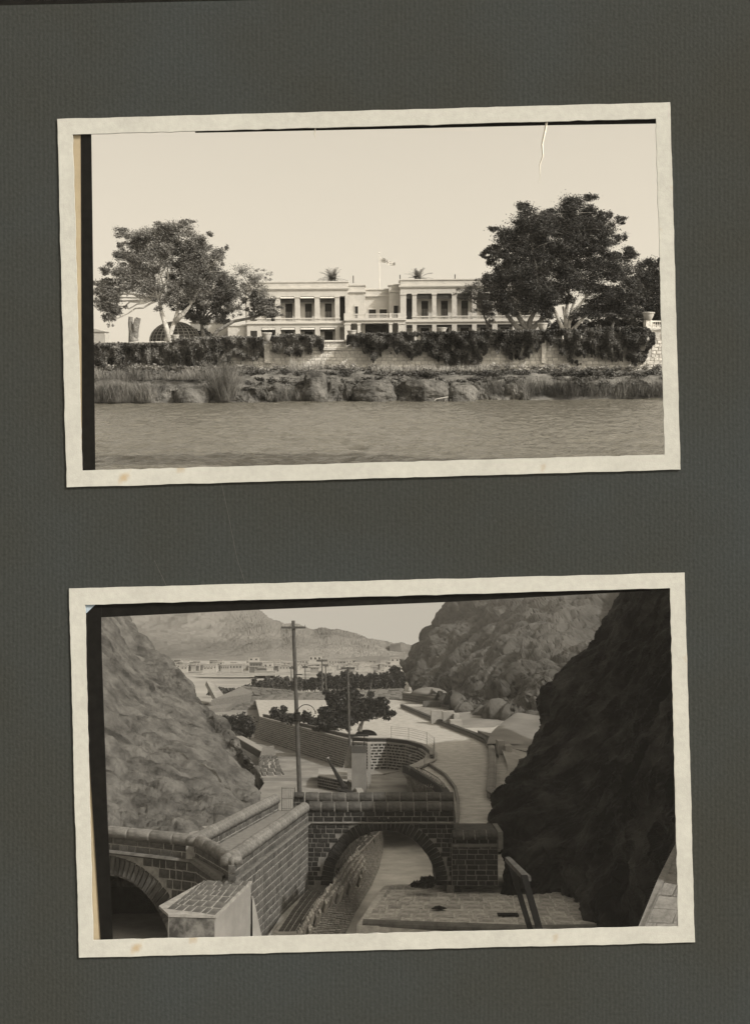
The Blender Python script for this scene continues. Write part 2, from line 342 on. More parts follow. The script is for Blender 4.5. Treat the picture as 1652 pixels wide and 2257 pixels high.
def cardmat():
    m = mat('cream_card', .6, .06, 3.0, .9, rgb=(.375, .370, .338), bump=.06, bscale=90, spec=.15)
    t = m.node_tree; b = t.nodes['Principled BSDF']; L = t.links.new; src = b.inputs['Base Color'].links[0].from_socket
    tc = t.nodes.new('ShaderNodeTexCoord'); s = t.nodes.new('ShaderNodeTexNoise'); s.inputs['Scale'].default_value = 3.3; s.inputs['Detail'].default_value = 5; L(tc.outputs['Object'], s.inputs[0])
    rp = t.nodes.new('ShaderNodeValToRGB'); rp.color_ramp.elements[0].position = .66; rp.color_ramp.elements[1].position = .80; L(s.outputs[0], rp.inputs[0])
    mx = t.nodes.new('ShaderNodeMix'); mx.data_type = 'RGBA'; mx.blend_type = 'MULTIPLY'; L(rp.outputs[0], mx.inputs[0]); L(src, mx.inputs[6]); mx.inputs[7].default_value = (.8, .6, .36, 1)
    w2 = t.nodes.new('ShaderNodeTexNoise'); w2.inputs['Scale'].default_value = 26; w2.inputs['Detail'].default_value = 8; L(tc.outputs['Object'], w2.inputs[0])
    mr = t.nodes.new('ShaderNodeMapRange'); mr.inputs[3].default_value = .86; mr.inputs[4].default_value = 1.12; L(w2.outputs[0], mr.inputs[0])
    v = t.nodes.new('ShaderNodeVectorMath'); v.operation = 'SCALE'; L(mx.outputs[2], v.inputs[0]); L(mr.outputs[0], v.inputs['Scale']); L(v.outputs[0], b.inputs['Base Color'])
    return m
OA = [(127,263),(1475,226),(1498,1035),(148,1074)]; IA = [(161,297),(1444,262),(1463,1002),(182,1037)]
OB = [(153,1297),(1507,1262),(1530,2076),(175,2110)]; IB = [(188,1333),(1475,1296),(1493,2041),(206,2072)]
grow = lambda q, d: [(q[0][0]-d, q[0][1]-d), (q[1][0]+d, q[1][1]-d), (q[2][0]+d, q[2][1]+d), (q[3][0]-d, q[3][1]+d)]
laid = ribbed(); card = cardmat(); ink = mat('black_emulsion', .008, .3, 14, .6, tint=(1,.95,.85), spec=.04)
page = thing('album_page', 'dark grey-green ribbed album page holding two cream card mounts', 'album page', pp(826, 1180))
frame_mesh([(-90,13),(1760,-25),(1760,2420),(-90,2420)], [grow(IA, 14), grow(IB, 14)], 0, .02).build('sheet', laid, page)
for pts in ([(485,1052),(500,1120),(522,1230),(545,1300)], [(488,900),(486,985),(485,1052)][1:], [(340,1235),(366,1290)]):
    mb = MB()
    for a, b in zip(pts[:-1], pts[1:]):
        pa = pp(*a, PD-.0015); pb = pp(*b, PD-.0015); d = (pb-pa).normalized(); q = Vector((d.z, 0, -d.x))*.0011; mb.add([pa-q, pb-q, pb+q, pa+q], [(0,1,2,3)])
    mb.build('scratch', mat('scratched_paper', .085, .1, tint=(1, 1, .9)), page)
cov = thing('album_cover', 'black album board behind the grey page, seen at the top left edge', 'album cover', pp(826, 1180, PD+.1))
frame_mesh([(-330,-260),(1980,-260),(1980,2640),(-330,2640)], [grow(IA, 22), grow(IB, 22)], .045, .10).build('board', ink, cov)
def strip(name, pts, Y, m, root, t=.004):
    MB().prism([pp(*p, Y) for p in pts], (0, t, 0)).build(name, m, root)
brown = mat('brown_backing', .3, .1, 5, .9, rgb=(.30, .25, .17))
for lab, O, I, nm in (('upper cream card mount around the riverside mansion picture', OA, IA, 'A'), ('lower cream card mount around the rocky valley bridge picture', OB, IB, 'B')):
    mt = thing('photo_mount', lab, 'photo mount', pp(*O[3], PD), 'cream card mounts on the album page')
    mid = [((a[0]*.93+b[0]*.07), (a[1]*.93+b[1]*.07)) for a, b in zip(I, O)]
    # ragged inner edge: frame from many short strips
    def edge(I, O):
        mb = MB(); Y0 = -.016
        for k in range(4):
            n = 60; prev = None
            for i in range(n+1):
                t = i/n; ix = I[k][0]+(I[(k+1)%4][0]-I[k][0])*t; iy = I[k][1]+(I[(k+1)%4][1]-I[k][1])*t; ox = O[k][0]+(O[(k+1)%4][0]-O[k][0])*t; oy = O[k][1]+(O[(k+1)%4][1]-O[k][1])*t
                if 0 < i < n: jx = noise.noise(Vector((ix*.05, iy*.05, k)))*1.6+random.uniform(-.35, .35); jo = random.uniform(-.4, .4)+noise.noise(Vector((ox*.02, oy*.02, 5)))*1.2
                else: jx = jo = 0
                if k % 2 == 0: iy += jx; oy += jo
                else: ix += jx; ox += jo
                q = [pp(ox, oy, PD)+Vector((0, -.001, 0)), pp(ox, oy, PD)+Vector((0, Y0, 0)), pp(ix, iy, PD)+Vector((0, Y0, 0)), pp(ix, iy, PD)+Vector((0, -.001, 0))]
                if prev: mb.add(prev+q, [(0,4,5,1),(1,5,6,2),(2,6,7,3)])
                prev = q
        return mb
    edge(I, O).build('card_frame', card, mt)
    if nm == 'A':
        strip('black_border', [(178,290),(201,290),(205,600),(210,1045),(181,1045)], PD+.004, ink, mt)
        strip('black_border', [(430,287),(1455,255),(1455,271.5),(1200,275.5),(900,282.5),(430,292)], PD+.004, ink, mt)
        strip('brown_backing', [(152,290),(178.5,290),(181.5,1045),(172,1045)], PD+.007, brown, mt)
        for pts in ([(1205,264),(1201,285),(1194,318),(1196,342),(1189,362),(1190,388),(1186,404)], [(695,280),(693,296),(697,308)]):
            mb = MB(); prev = None
            for i, (x, y) in enumerate(pts):
                wd = (3.2 if len(pts) > 3 else 1.8)*(1-i/(len(pts)-.6)); q = [pp(x-wd, y, PD+.006), pp(x+wd*.2, y, PD-.006), pp(x+wd, y, PD+.006)]
                if prev: mb.add(prev+q, [(0,1,4,3),(1,2,5,4)])
                prev = q
            o = mb.build('paper_tear', mat('torn_paper', .62, .1, 30, rgb=(.62,.58,.50)), mt)
    else:
        strip('black_border', [(180,1325),(223,1325),(223.5,1420),(236,1780),(249,2080),(222,2080),(190,1560)], PD+.004, ink, mt)
        strip('black_border', [(180,1326),(1485,1288),(1485,1299),(990,1327),(546,1345),(180,1363)], PD+.0085, ink, mt)
        strip('brown_backing', [(180,1560),(192,1560),(223,2080),(195,2080)], PD+.013, brown, mt)
        strip('photo_corner', [(186,1331),(212,1331),(190,1352)], PD+.002, mat('pale_blue_paper', .4, .15, 9, rgb=(.26, .31, .36)), mt)

# ============================================================ SCENE A : RIVERSIDE MANSION
FR = FA
a_ = FA.at
def az(py, Y): return (800-py)/F*Y
# water
WH = 1.05
Ww = MB(); nu, nv = 330, 420
def wave(x, y):
    h = .016*noise.noise(Vector((x*1.1, y*1.7, 0)))+.022*(.5-abs(noise.noise(Vector((x*2.6+y*.5, y*4.6, 3)))))+.013*(.5-abs(noise.noise(Vector((x*6.5+y, y*12, 7)))))
    return h
def PW(u, v):
    y = 10.7*(33.6/10.7)**v; hw = 6.5+y*.30; x = (u*2-1)*hw; return Vector((x, y, -WH+wave(x, y)*(.5+.5*min(1, 14/y))*3.1))
Ww.grid(PW, nu, nv); wm = bpy.data.materials.new('river_water'); wm.use_nodes = True; t = wm.node_tree; b = t.nodes['Principled BSDF']
b.inputs['Base Color'].default_value = (.10, .092, .074, 1); b.inputs['Roughness'].default_value = .12; b.inputs['IOR'].default_value = 1.6; b.inputs['Specular IOR Level'].default_value = 1.0
tcx = t.nodes.new('ShaderNodeTexCoord'); mp = t.nodes.new('ShaderNodeMapping'); mp.inputs['Scale'].default_value = (1, 2.2, 1); nz = t.nodes.new('ShaderNodeTexNoise'); nz.inputs['Scale'].default_value = 8; nz.inputs['Detail'].default_value = 5
bp = t.nodes.new('ShaderNodeBump'); bp.inputs['Strength'].default_value = 1; bp.inputs['Distance'].default_value = .04
t.links.new(tcx.outputs['Object'], mp.inputs[0]); t.links.new(mp.outputs[0], nz.inputs[0]); t.links.new(nz.outputs[0], bp.inputs['Height']); t.links.new(bp.outputs[0], b.inputs['Normal'])
o = Ww.build('river', wm, smooth=True); tagtop(o, kind='structure')
# bank terrace and garden ground
soil = mat('bank_soil', .10, .45, 2.2, bump=.6)
YB0, YB1, YW = 32.0, 33.6, 35.0
rows = [[a_(px, 893, 31.9) for px in range(-160, 1830, 110)], [a_(px, 868, 32.5) for px in range(-160, 1830, 110)], [a_(px, 845, 33.1) for px in range(-160, 1830, 110)],
        [a_(px, 828+random.uniform(-3, 3), 33.9) for px in range(-160, 1830, 110)], [a_(px, 812, 35.2) for px in range(-160, 1830, 110)]]
o = rock('river_bank', rows, 260, 40, .10, 1.2, 3, soil); tagtop(o, kind='structure')
garden = MB(); garden.box(-12.5, 12.5, 35.25, 47, .35, .66); o = garden.build('garden_ground', mat('garden_earth', .16, .3, 1.5), base=(0, 35, .6)); tagtop(o, kind='structure')
# rock outcrops along the water
rockm = mat('river_rock', .08, .6, 1.8, bump=.9, bscale=9, lo=.35, hi=.65, rnd=.2)
def boulder(px0, px1, pt, pb, Y, lab, seed, dep=.8):
    c = a_((px0+px1)/2, pb, Y); rx = (px1-px0)/2*Y/F; h = (pb-pt)*Y/F*1.05; mb = MB(); vs = []; fs = []; nu, nv = 48, 26
    for j in range(nv+1):
        for i in range(nu):
            t = 2*math.pi*i/nu; ph = (j/nv)*math.pi/2; k = .86
            sx = math.copysign(abs(math.cos(t))**.7, math.cos(t)); sy = math.copysign(abs(math.sin(t))**.8, math.sin(t)); r = math.cos(ph)**.45
            p = Vector((sx*rx*r, sy*dep*r, -.08+(h+.08)*math.sin(ph)**.8)); q = (p+c)*3.2+Vector((seed, 0, 0))
            p = p*(1+.20*noise.fractal(q*.55, 1, 2, 6)-.10*abs(noise.noise(q*1.1))); p.x *= 1.16; vs.append(p+c)
    for j in range(nv):
        for i in range(nu): fs.append((j*nu+i, j*nu+(i+1)%nu, (j+1)*nu+(i+1)%nu, (j+1)*nu+i))
    mb.add(vs, fs); o = mb.build('river_boulder', rockm, smooth=False, base=c); tagtop(o, lab, 'boulder', 'pale boulders along the waterline')
BL = [(318,398,853,889,'low pale boulder beside the left reeds at the waterline'),(392,462,849,889,'cracked boulder between the two tall reed clumps'),(524,592,846,886,'stained tan boulder just right of the tall reed clump'),
      (590,668,852,886,'low dark boulder under the trailing weeds left of the split rock'),(672,722,826,884,'tall split rock with a dark pointed cleft at the river edge'),(716,776,836,884,'rounded light boulder right of the tall split rock'),
      (782,872,838,883,'wide flat topped boulder below the overhanging plants in the middle'),(876,990,836,881,'long pale cut boulder beside the dark vertical crack'),(985,1045,842,880,'boulder beside the dark cave hollow near the driftwood'),(1062,1150,850,881,'low boulder at the foot of the right bank thicket')]
pxs = list(range(290, 1180, 20)); tops = [850-10*math.exp(-((x-700)/60)**2)-4*math.sin(x*.045)-(4 if x > 800 else 0)+random.uniform(-3, 3) for x in pxs]
rows = [[a_(x, 896, 32.0) for x in pxs], [a_(x, 884, 32.05+.12*math.sin(x*.09)) for x in pxs], [a_(x, 868, 32.15+.15*math.sin(x*.07)) for x in pxs], [a_(x, t+5, 32.3+.12*math.sin(x*.11)) for x, t in zip(pxs, tops)], [a_(x, t, 32.6) for x, t in zip(pxs, tops)], [a_(x, t-4, 33.6) for x, t in zip(pxs, tops)]]
o = rock('rock_ledge', rows, 520, 60, .15, 1.5, 14, rockm, oct=8, ridge=.5, vor=1.0, aniso=(1.6,1,.9)); tagtop(o, kind='structure')
for i, (x0, x1, t0, b0, lab) in enumerate(BL):
    if i in (0, 2, 3, 5, 9): continue
    t0 += 3
    boulder(x0, x1, t0, b0, 32.3, lab, i*5.3)
for px, wd in ((778,5),(875,4),(1000,5)):
    pass
mb = MB()
for i in range(26):
    px = random.uniform(925, 1060); p = a_(px, 884-(px-900)*.004-random.uniform(0, 2), 31.6); L = random.uniform(.02, .07)
    mb.tube([p, p+Vector((L, .03, random.uniform(0, .04)))], .008, 5)
p = a_(958, 880, 31.5); mb.tube([p, p+Vector((.36, .05, .06))], .012, 6)
o = mb.build('driftwood', mat('bleached_wood', .32), base=p); tagtop(o, 'bleached white driftwood sticks along the waterline under the boulders', 'driftwood', kind='stuff')
# retaining wall
wallst = mat('pale_wall_stone', .62, .25, 9, .9, bump=.4, rnd=.18); mortar = mat('pale_mortar', .40, .2, 8)
TOPW = lambda px: 757-(px-207)*.0105 if px < 600 else 768-(px-600)*.008
def walltop(px):  # bottom line of balustrades / ivy seat
    return np.interp(px, [100, 380, 400, 590, 700, 770, 1195, 1205, 1435, 1600], [772, 770, 770, 770, 769, 767, 765, 762, 725, 723])
wall = thing('riverside_wall', 'long pale stone retaining wall hung with ivy between river bank and garden', 'wall', a_(826, 812, YW))
mb = MB(); xs = list(range(-220, 1741, 70))
for x0, x1 in zip(xs[:-1], xs[1:]):
    z0 = a_(x0, 822, YW).z; zt0 = a_(x0, min(walltop(x0), 757), YW).z; zt1 = a_(x1, min(walltop(x1), 757), YW).z; X0 = a_(x0, 800, YW).x; X1 = a_(x1, 800, YW).x
    mb.hexa([(X0,YW,z0),(X1,YW,z0),(X1,YW+.3,z0),(X0,YW+.3,z0),(X0,YW,zt0),(X1,YW,zt1),(X1,YW+.3,zt1),(X0,YW+.3,zt0)])
mb.build('wall_core', mortar, wall)
IVY = [  # x range, top line, bottom profile
 ([60,240,300,345,372], [758,757,757,756,757], [832,840,820,812,812], 'ivy mass spilling down the far left wall end beside the tall grasses'),
 ([384,420,460,520,575], [748,745,742,742,744], [790,812,800,790,778], 'ivy curtain under the broad left tree between two light wall piers'),
 ([606,640,670,708], [741,737,739,744], [768,786,776,770], 'small ivy clump between the urn and the open white balustrade'),
 ([770,800,822,850,880,908,930,960,988,1020,1060,1076,1100,1130,1160,1194], [740,737,736,736,734,734,733,733,732,732,731,730,729,729,728,729], [758,770,796,768,774,790,770,788,808,806,800,768,778,786,792,756], 'long ragged ivy curtain hanging before the mansion right wing'),
 ([1206,1240,1268,1300,1345,1400,1425,1437], [731,727,726,725,723,721,723,735], [752,786,800,778,792,800,795,760], 'dark thick ivy curtain under the big right tree')]
def ivycov(px, py):
    for xs, tp, bt, _ in IVY:
        if xs[0]-2 < px < xs[-1]+2 and py < np.interp(px, xs, bt)-9: return True
    return False
st = Stones(wall, wallst, limit=290, minu=7)
for x0, x1 in ((200, 600), (600, 1000), (1000, 1200), (1200, 1500)):
    yt = 757 if x0 < 1200 else 735
    def P(u, v, x0=x0, x1=x1, yt=yt): return a_(x0+(x1-x0)*u, 818+(yt-818)*v, YW-.0)
    def sk(u, v, x0=x0, x1=x1, yt=yt): return ivycov(x0+(x1-x0)*u, 818+(yt-818)*v)
    courses(st, lambda u, v, P=P: P(u, v), 8 if x0 < 1200 else 11, .16, gap=.012, thick=.06, proud=.012, skip=sk, lu=(x1-x0)*YW/F)
st.done()
MB().add([a_(200,771,YW-.05), a_(1195,771,YW-.05), a_(1195,768.5,YW-.05), a_(200,768.5,YW-.05)], [(0,1,2,3)]).build('wall_ledge', wallst, wall)
# piers in the wall
white = mat('white_plaster', .62, .12, 6, .85, bump=.15)
for x0, x1, t0, b0 in ((380,391,750,812),(464,473,778,806),(583,594,758,800),(1193,1203,733,800),(1422,1437,705,762)):
    p0 = a_(x0, b0, YW-.08); p1 = a_(x1, t0, YW-.08); MB().box(p0.x, p1.x, YW-.09, YW+.25, p0.z, p1.z).build('pier', wallst, wall)
# ivy masses
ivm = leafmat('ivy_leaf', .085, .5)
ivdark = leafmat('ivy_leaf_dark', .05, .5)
for q, (xs, tp, bt, lab) in enumerate(IVY):
    r = np.random.default_rng(40+q); n = int((xs[-1]-xs[0])*(230)); P = []; px = r.uniform(xs[0]-5, xs[-1]+5, n); v = r.random(n)**.95
    rag = np.array([noise.noise(Vector((x*.07, q*9.1, 0)))*12+noise.noise(Vector((x*.25, q*3.1, 0)))*9+noise.noise(Vector((x*.7, q*3.1, 4)))*6 for x in px])
    rag = rag+(6 if q < 2 else -1); top = np.interp(px, xs, tp)+rag*.15+r.normal(size=n)*1.6; bot = np.interp(px, xs, bt)+rag; py = top+(bot-top)*v
    keep = np.array([noise.noise(Vector((x*.11, y*.045, 2.2)))+.55-.42*vv > 0 for x, y, vv in zip(px, py, v)])
    px, py, v = px[keep], py[keep], v[keep]; lump = np.array([noise.noise(Vector((x*.06, y*.05, 7.7))) for x, y in zip(px, py)])
    Yd = YW-.12-.30*np.sqrt(r.random(len(px)))*(1-v*.6)-lump*.35+ (r.random(len(px))<.25)*.35*(v<.25)
    p = np.array([list(a_(x, y, Y)) for x, y, Y in zip(px, py, Yd)]); m = len(p); sz = (.028*r.uniform(.6, 1.5, m))[:, None]
    a = r.normal(size=(m, 3))*np.array([1, .5, 1]); a /= np.linalg.norm(a, axis=1)[:, None]; b = r.normal(size=(m, 3)); b -= (b*a).sum(1)[:, None]*a; b /= np.linalg.norm(b, axis=1)[:, None]
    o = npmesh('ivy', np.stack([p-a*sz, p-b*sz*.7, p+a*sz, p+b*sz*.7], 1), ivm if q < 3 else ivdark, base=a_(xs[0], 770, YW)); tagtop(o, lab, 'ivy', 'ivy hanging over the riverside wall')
# balustrades on the wall
def balustrade(px0, px1, yt, yb, Y, n, m, root, th=.12, names=True):
    k = Y/F; p0 = a_(px0, yb, Y); p1 = a_(px1, yt, Y); h = p1.z-p0.z; x0, x1 = p0.x, p1.x
    MB().box(x0, x1, Y, Y+th, p1.z-h*.17, p1.z).build('rail', m, root); MB().box(x0, x1, Y-.004, Y+th, p0.z, p0.z+h*.13).build('plinth', m, root)
    prof = [(.30,0),(.3,.06),(.18,.12),(.34,.35),(.36,.45),(.2,.75),(.16,.85),(.28,.93),(.28,1)]
    hh = h*.70; r = (x1-x0)/n*.5; me = None
    for i in range(n):
        c = Vector((x0+(x1-x0)*(i+.5)/n, Y+th/2, p0.z+h*.13))
        if me is None:
            mb = MB(); mb.lathe((0,0,0), [(a*r*2.1*.5/.36*.72, z*hh) for a, z in prof], 8); me = bpy.data.meshes.new('baluster'); me.from_pydata(mb.v, [], mb.f); me.shade_smooth(); me.materials.append(m)
        o = bpy.data.objects.new('baluster', me); col.objects.link(o); o.parent = root; o.location = c-org(root)
t_ = thing('balustrade', 'open white balustrade on the wall between the small ivy clump and the long curtain', 'balustrade', a_(737, 768, YW)); balustrade(709, 768, 749, 768, YW-.05, 13, white, t_)
t_ = thing('balustrade', 'short white balustrade piece just right of the second urn from the left', 'balustrade', a_(600, 768, YW)); balustrade(594, 612, 752, 769, YW-.05, 4, white, t_)
t_ = thing('balustrade', 'white balustrade at the right edge beside the last urn', 'balustrade', a_(1450, 724, YW)); balustrade(1437, 1490, 706, 724, YW-.05, 11, white, t_)
# urns
urnm = mat('terracotta_pale', .34, .2, 7); 
for px, yt, yb, wd, lab in ((386,738,752,9,'flower pot on the wall pier in front of the dome hut'),(588,733,752,11,'large pale urn on the wall left of the small ivy clump'),(775,728,742,10,'urn beside the right end of the open balustrade'),
                           (973,722,735,11,'low wide urn half sunk in ivy before the right wing'),(1195,712,729,11,'grey urn between the multi stemmed tree and the white trunked tree'),(1428,688,705,13,'dark urn on the pier at the far right wall end')):
    p = a_(px, yb, YW-.02); k = YW/F; h = (yb-yt)*k; w_ = wd*k
    t_ = thing('urn', lab, 'urn', p, 'garden urns along the wall'); MB().lathe(p, [(w_*.55,0),(w_*.6,h*.08),(w_*.62,h*.1),(w_*.95,h*.75),(w_*.93,h*.8)], 16).build('bowl', urnm, t_, smooth=True)
    MB().lathe(p+Vector((0,0,h*.8)), [(w_*1.0,0),(w_*1.05,h*.03),(w_*1.05,h*.17),(w_*.9,h*.2),(w_*.86,h*.08)], 16).build('rim', urnm, t_)
# ---------------- mansion
YM = 42.0; k = YM/F
mans = thing('mansion', 'long white two storey colonial mansion with verandas and central balcony', 'mansion', Vector(((840-CX)*k, YM, az(748, YM))))
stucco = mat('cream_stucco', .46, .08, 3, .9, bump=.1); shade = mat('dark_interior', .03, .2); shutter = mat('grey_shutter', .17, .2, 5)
trim = mat('pale_trim', .50, .06, 4); roofm = mat('flat_roof', .3, .1)
GZ = .66
def U(x0, x1, yt, yb, d0, d1, name='wall', m=stucco, root=mans):
    return MB().box((x0-CX)*k, (x1-CX)*k, YM+d0*k, YM+d1*k, max(GZ, az(yb, YM)), az(yt, YM)).build(name, m, root)
RD = 17.0  # veranda depth in picture units
def wing(xa, xb, top, corn, ops, yo, lo, doors, floor_y):
    # parapet and cornices
    U(xa, xb, top, corn-3, 1.5, 90, 'parapet'); U(xa-1.5, xb+1.5, top-1.2, top+1.2, 0, 91, 'coping', trim)
    U(xa-3, xb+3, corn-3, corn+.2, -2.5, 90, 'cornice', trim); U(xa-1.5, xb+1.5, corn+.2, corn+3, -1, 90, 'cornice', trim)
    U(xa, xb, corn+3, yo[0], .5, RD, 'frieze'); U(xa, xb, yo[1]+8, lo[0], .5, RD-.3, 'band')
    U(xa-2, xb+2, floor_y, floor_y+3, -2, .5, 'string_course', trim)
    xs = [xa]+[v for o_ in ops for v in o_]+[xb]
    for i in range(0, len(xs), 2):
        if xs[i+1]-xs[i] > 1:
            U(xs[i], xs[i+1], yo[0], yo[1]+8, .5, 6, 'pillar'); U(xs[i], xs[i+1], lo[0], 752, .5, 6, 'pillar')
            if xs[i+1]-xs[i] > 6: U(xs[i]-1, xs[i+1]+1, yo[0], yo[0]+2.4, -.8, 7, 'capital', trim); U(xs[i]-1, xs[i+1]+1, yo[1]-1, yo[1]+1.5, -.5, 5.5, 'pillar_base', trim)
    for (x0, x1) in ops:
        bw_ = x1-x0
        if bw_ > 14:
            balA(x0, x1, yo[1]-1, yo[1]+8.2, 1.5, max(4, int(bw_/2.6)))
    # back wall with doors
    U(xa, xb, corn+3, 752, RD+1.2, 88, 'wall'); U(xa, xb, yo[1]+6, yo[1]+8.6, 1, RD+1.2, 'veranda_floor'); U(xa, xb, lo[0]-3, lo[0]-.4, 1, RD+1.1, 'soffit', trim)
    for (x0, x1) in ops:
        if x1-x0 > 14:
            c = (x0+x1)/2+1.5; 
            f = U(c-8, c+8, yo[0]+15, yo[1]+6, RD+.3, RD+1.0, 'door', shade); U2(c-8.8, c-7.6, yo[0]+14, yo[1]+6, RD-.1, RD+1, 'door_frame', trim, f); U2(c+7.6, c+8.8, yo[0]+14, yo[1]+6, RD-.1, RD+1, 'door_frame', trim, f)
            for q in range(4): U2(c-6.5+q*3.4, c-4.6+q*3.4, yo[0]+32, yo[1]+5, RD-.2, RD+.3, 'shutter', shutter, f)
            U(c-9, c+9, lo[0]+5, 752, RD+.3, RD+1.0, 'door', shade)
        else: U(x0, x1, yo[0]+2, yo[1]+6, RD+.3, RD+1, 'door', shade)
def U2(x0, x1, yt, yb, d0, d1, name, m, root): return U(x0, x1, yt, yb, d0, d1, name, m, root)
def org(parent):
    b = Vector((0, 0, 0))
    while parent is not None: b = b + parent.location; parent = parent.parent
    return b
def balA(x0, x1, yt, yb, d, n):
    U(x0, x1, yt, yt+2.1, d, d+3, 'rail', trim); mb = MB()
    w_ = (x1-x0)/n
    for i in range(n): mb.box((x0+w_*(i+.28)-CX)*k, (x0+w_*(i+.72)-CX)*k, YM+(d+.8)*k, YM+(d+2.2)*k, az(yb, YM), az(yt+2.1, YM))
    mb.build('balusters', trim, mans)
LO = [(579,610),(621.5,653),(664,696),(707,740),(750,762)]
wing(548, 768, 624, 639, LO, (655,702), (722,747), 0, 710.5)
RO = [(895,908),(917.5,951),(960.5,994),(1005,1038),(1048,1082),(1093,1126),(1137,1170)]
wing(882, 1200, 621, 636, RO, (651,700), (718,747), 0, 709)
blind_shade_band = mat('dark_canvas_shade', .045, .2, 6)
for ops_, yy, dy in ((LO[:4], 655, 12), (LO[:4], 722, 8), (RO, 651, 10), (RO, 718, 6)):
    for x0, x1 in ops_: MB().box((x0-CX)*k, (x1-CX)*k, YM+3.0*k, YM+3.4*k, az(yy+dy+1, YM), az(yy-.5, YM)).build('blind_shade_band', blind_shade_band, mans)  # canvas blinds on the left wing; right wing strips paint the openings' deep shade
for x0, x1 in LO[:4]:
    for yy in (656, 723):
        MB().add([((x0+1-CX)*k, YM+1.5*k, az(yy, YM)), ((x1-1-CX)*k, YM+1.5*k, az(yy, YM)), ((x1-1-CX)*k, YM-1.0*k, az(yy+1.8, YM)), ((x0+1-CX)*k, YM-1.0*k, az(yy+1.8, YM)),
                  ((x0+1-CX)*k, YM-1.0*k, az(yy+3.3, YM)), ((x1-1-CX)*k, YM-1.0*k, az(yy+3.3, YM))], [(0,1,2,3),(3,2,5,4)]).build('awning', mat('canvas_awning', .55, .15, 12), mans)
# centre block
U(768, 805, 631, 752, 8, 85, 'wall'); U(766, 807, 630, 632.5, 6.5, 86, 'coping', trim); U(767, 807, 643, 647, 5, 85, 'cornice', trim)
U(805, 858, 638, 752, 52, 85, 'wall'); U(804, 859, 636.5, 639, 50, 86, 'coping', trim); U(804, 859, 650, 653.5, 48, 85, 'cornice', trim)
U(858, 882, 630, 752, 30, 85, 'wall'); U(856, 882, 628.5, 631, 28, 86, 'coping', trim)
U(858, 882, 642, 646, 27, 85, 'cornice', trim)
for x0, x1, yt, yb, d in ((783,790,677,703,8),(813,829,682,704,52),(837,853,682,704,52),(868,878,675,703,30)):
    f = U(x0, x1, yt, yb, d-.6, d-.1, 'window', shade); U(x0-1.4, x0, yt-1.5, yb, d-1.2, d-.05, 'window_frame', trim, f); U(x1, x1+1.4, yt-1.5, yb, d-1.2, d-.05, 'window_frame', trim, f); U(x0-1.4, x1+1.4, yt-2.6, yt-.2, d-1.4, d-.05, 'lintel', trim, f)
# porch with balcony
U(760, 894, 703.5, 708.5, -24, 50, 'balcony_floor', trim); U(762, 892, 708.5, 714.5, -21.5, 50, 'beam')
for x0, x1 in ((761,774),(789,795.5),(857,864),(877,892)): U(x0, x1, 714.5, 752, -21, -14, 'column', trim); U(x0-1.2, x1+1.2, 714.5, 717, -22, -13, 'capital', trim)
balA(776, 876, 694, 703.5, -22, 40)
for x0, x1 in ((760,776),(806,812),(858,862),(876,894)): U(x0, x1, 693, 703.5, -23, -17, 'parapet_post', trim)
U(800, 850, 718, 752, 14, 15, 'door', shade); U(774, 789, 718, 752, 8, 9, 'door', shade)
# low side block
U(505, 548, 716, 752, 10, 60, 'side_annex'); U(503, 548, 714, 717, 8, 61, 'coping', trim)
U(545, 549, 640, 752, 4, 70, 'corner_pilaster', trim)
for x0, x1 in ((556,570),): U(x0, x1, 690, 706, -.2, .4, 'window', shade); U(x0, x1, 728, 742, -.2, .4, 'window', shade)
for px, yt, yb in ((780,610,624),(882,609,622),(740,612,624),(1002,609,621)): U(px-1, px+1, yt, yb+2, 20, 22, 'chimney_pipe', shade)
# flag and pole
fp = thing('flagpole', 'tall thin white flagpole on the mansion roof', 'flagpole', Vector(((837-CX)*k, YM+1.0, az(640, YM))))
b0 = fp.location; MB().tube([b0, b0+Vector((0,0,80*k))], [.018,.011], 8).build('pole', white, fp); MB().lathe(b0+Vector((0,0,80*k)), [(.012,0),(.03,.02),(.03,.04),(.01,.055)], 8).build('finial', white, fp)
fl = MB(); Lf = 34*k; Hf = 11*k; top = b0+Vector((.02,0,72*k))
def PF(u, v): return top+Vector((u*Lf, math.sin(u*9+v)*.06, -v*Hf-u*9.5*k+math.sin(u*7)*.025-u*u*2*k+v*u*.06))
fo = fl.grid(PF, 30, 20).build('flag', mat('flag_ground', .28, .1), None, base=top); tagtop(fo, 'faded union style flag with pale crosses flying from the roof flagpole', 'flag')
fo.data.materials.append(mat('flag_white', .7, .05)); fo.data.materials.append(mat('flag_red', .17, .05))
for p in fo.data.polygons:
    i = p.index % 30; j = p.index//30; u = (i+.5)/30*2-1; v = (j+.5)/20*2-1
    c = 0
    if abs(abs(u)-abs(v)) < .2: c = 1
    if abs(abs(u)-abs(v)) < .07: c = 2
    if abs(u) < .17 or abs(v) < .3: c = 1
    if abs(u) < .09 or abs(v) < .17: c = 2
    p.material_index = c
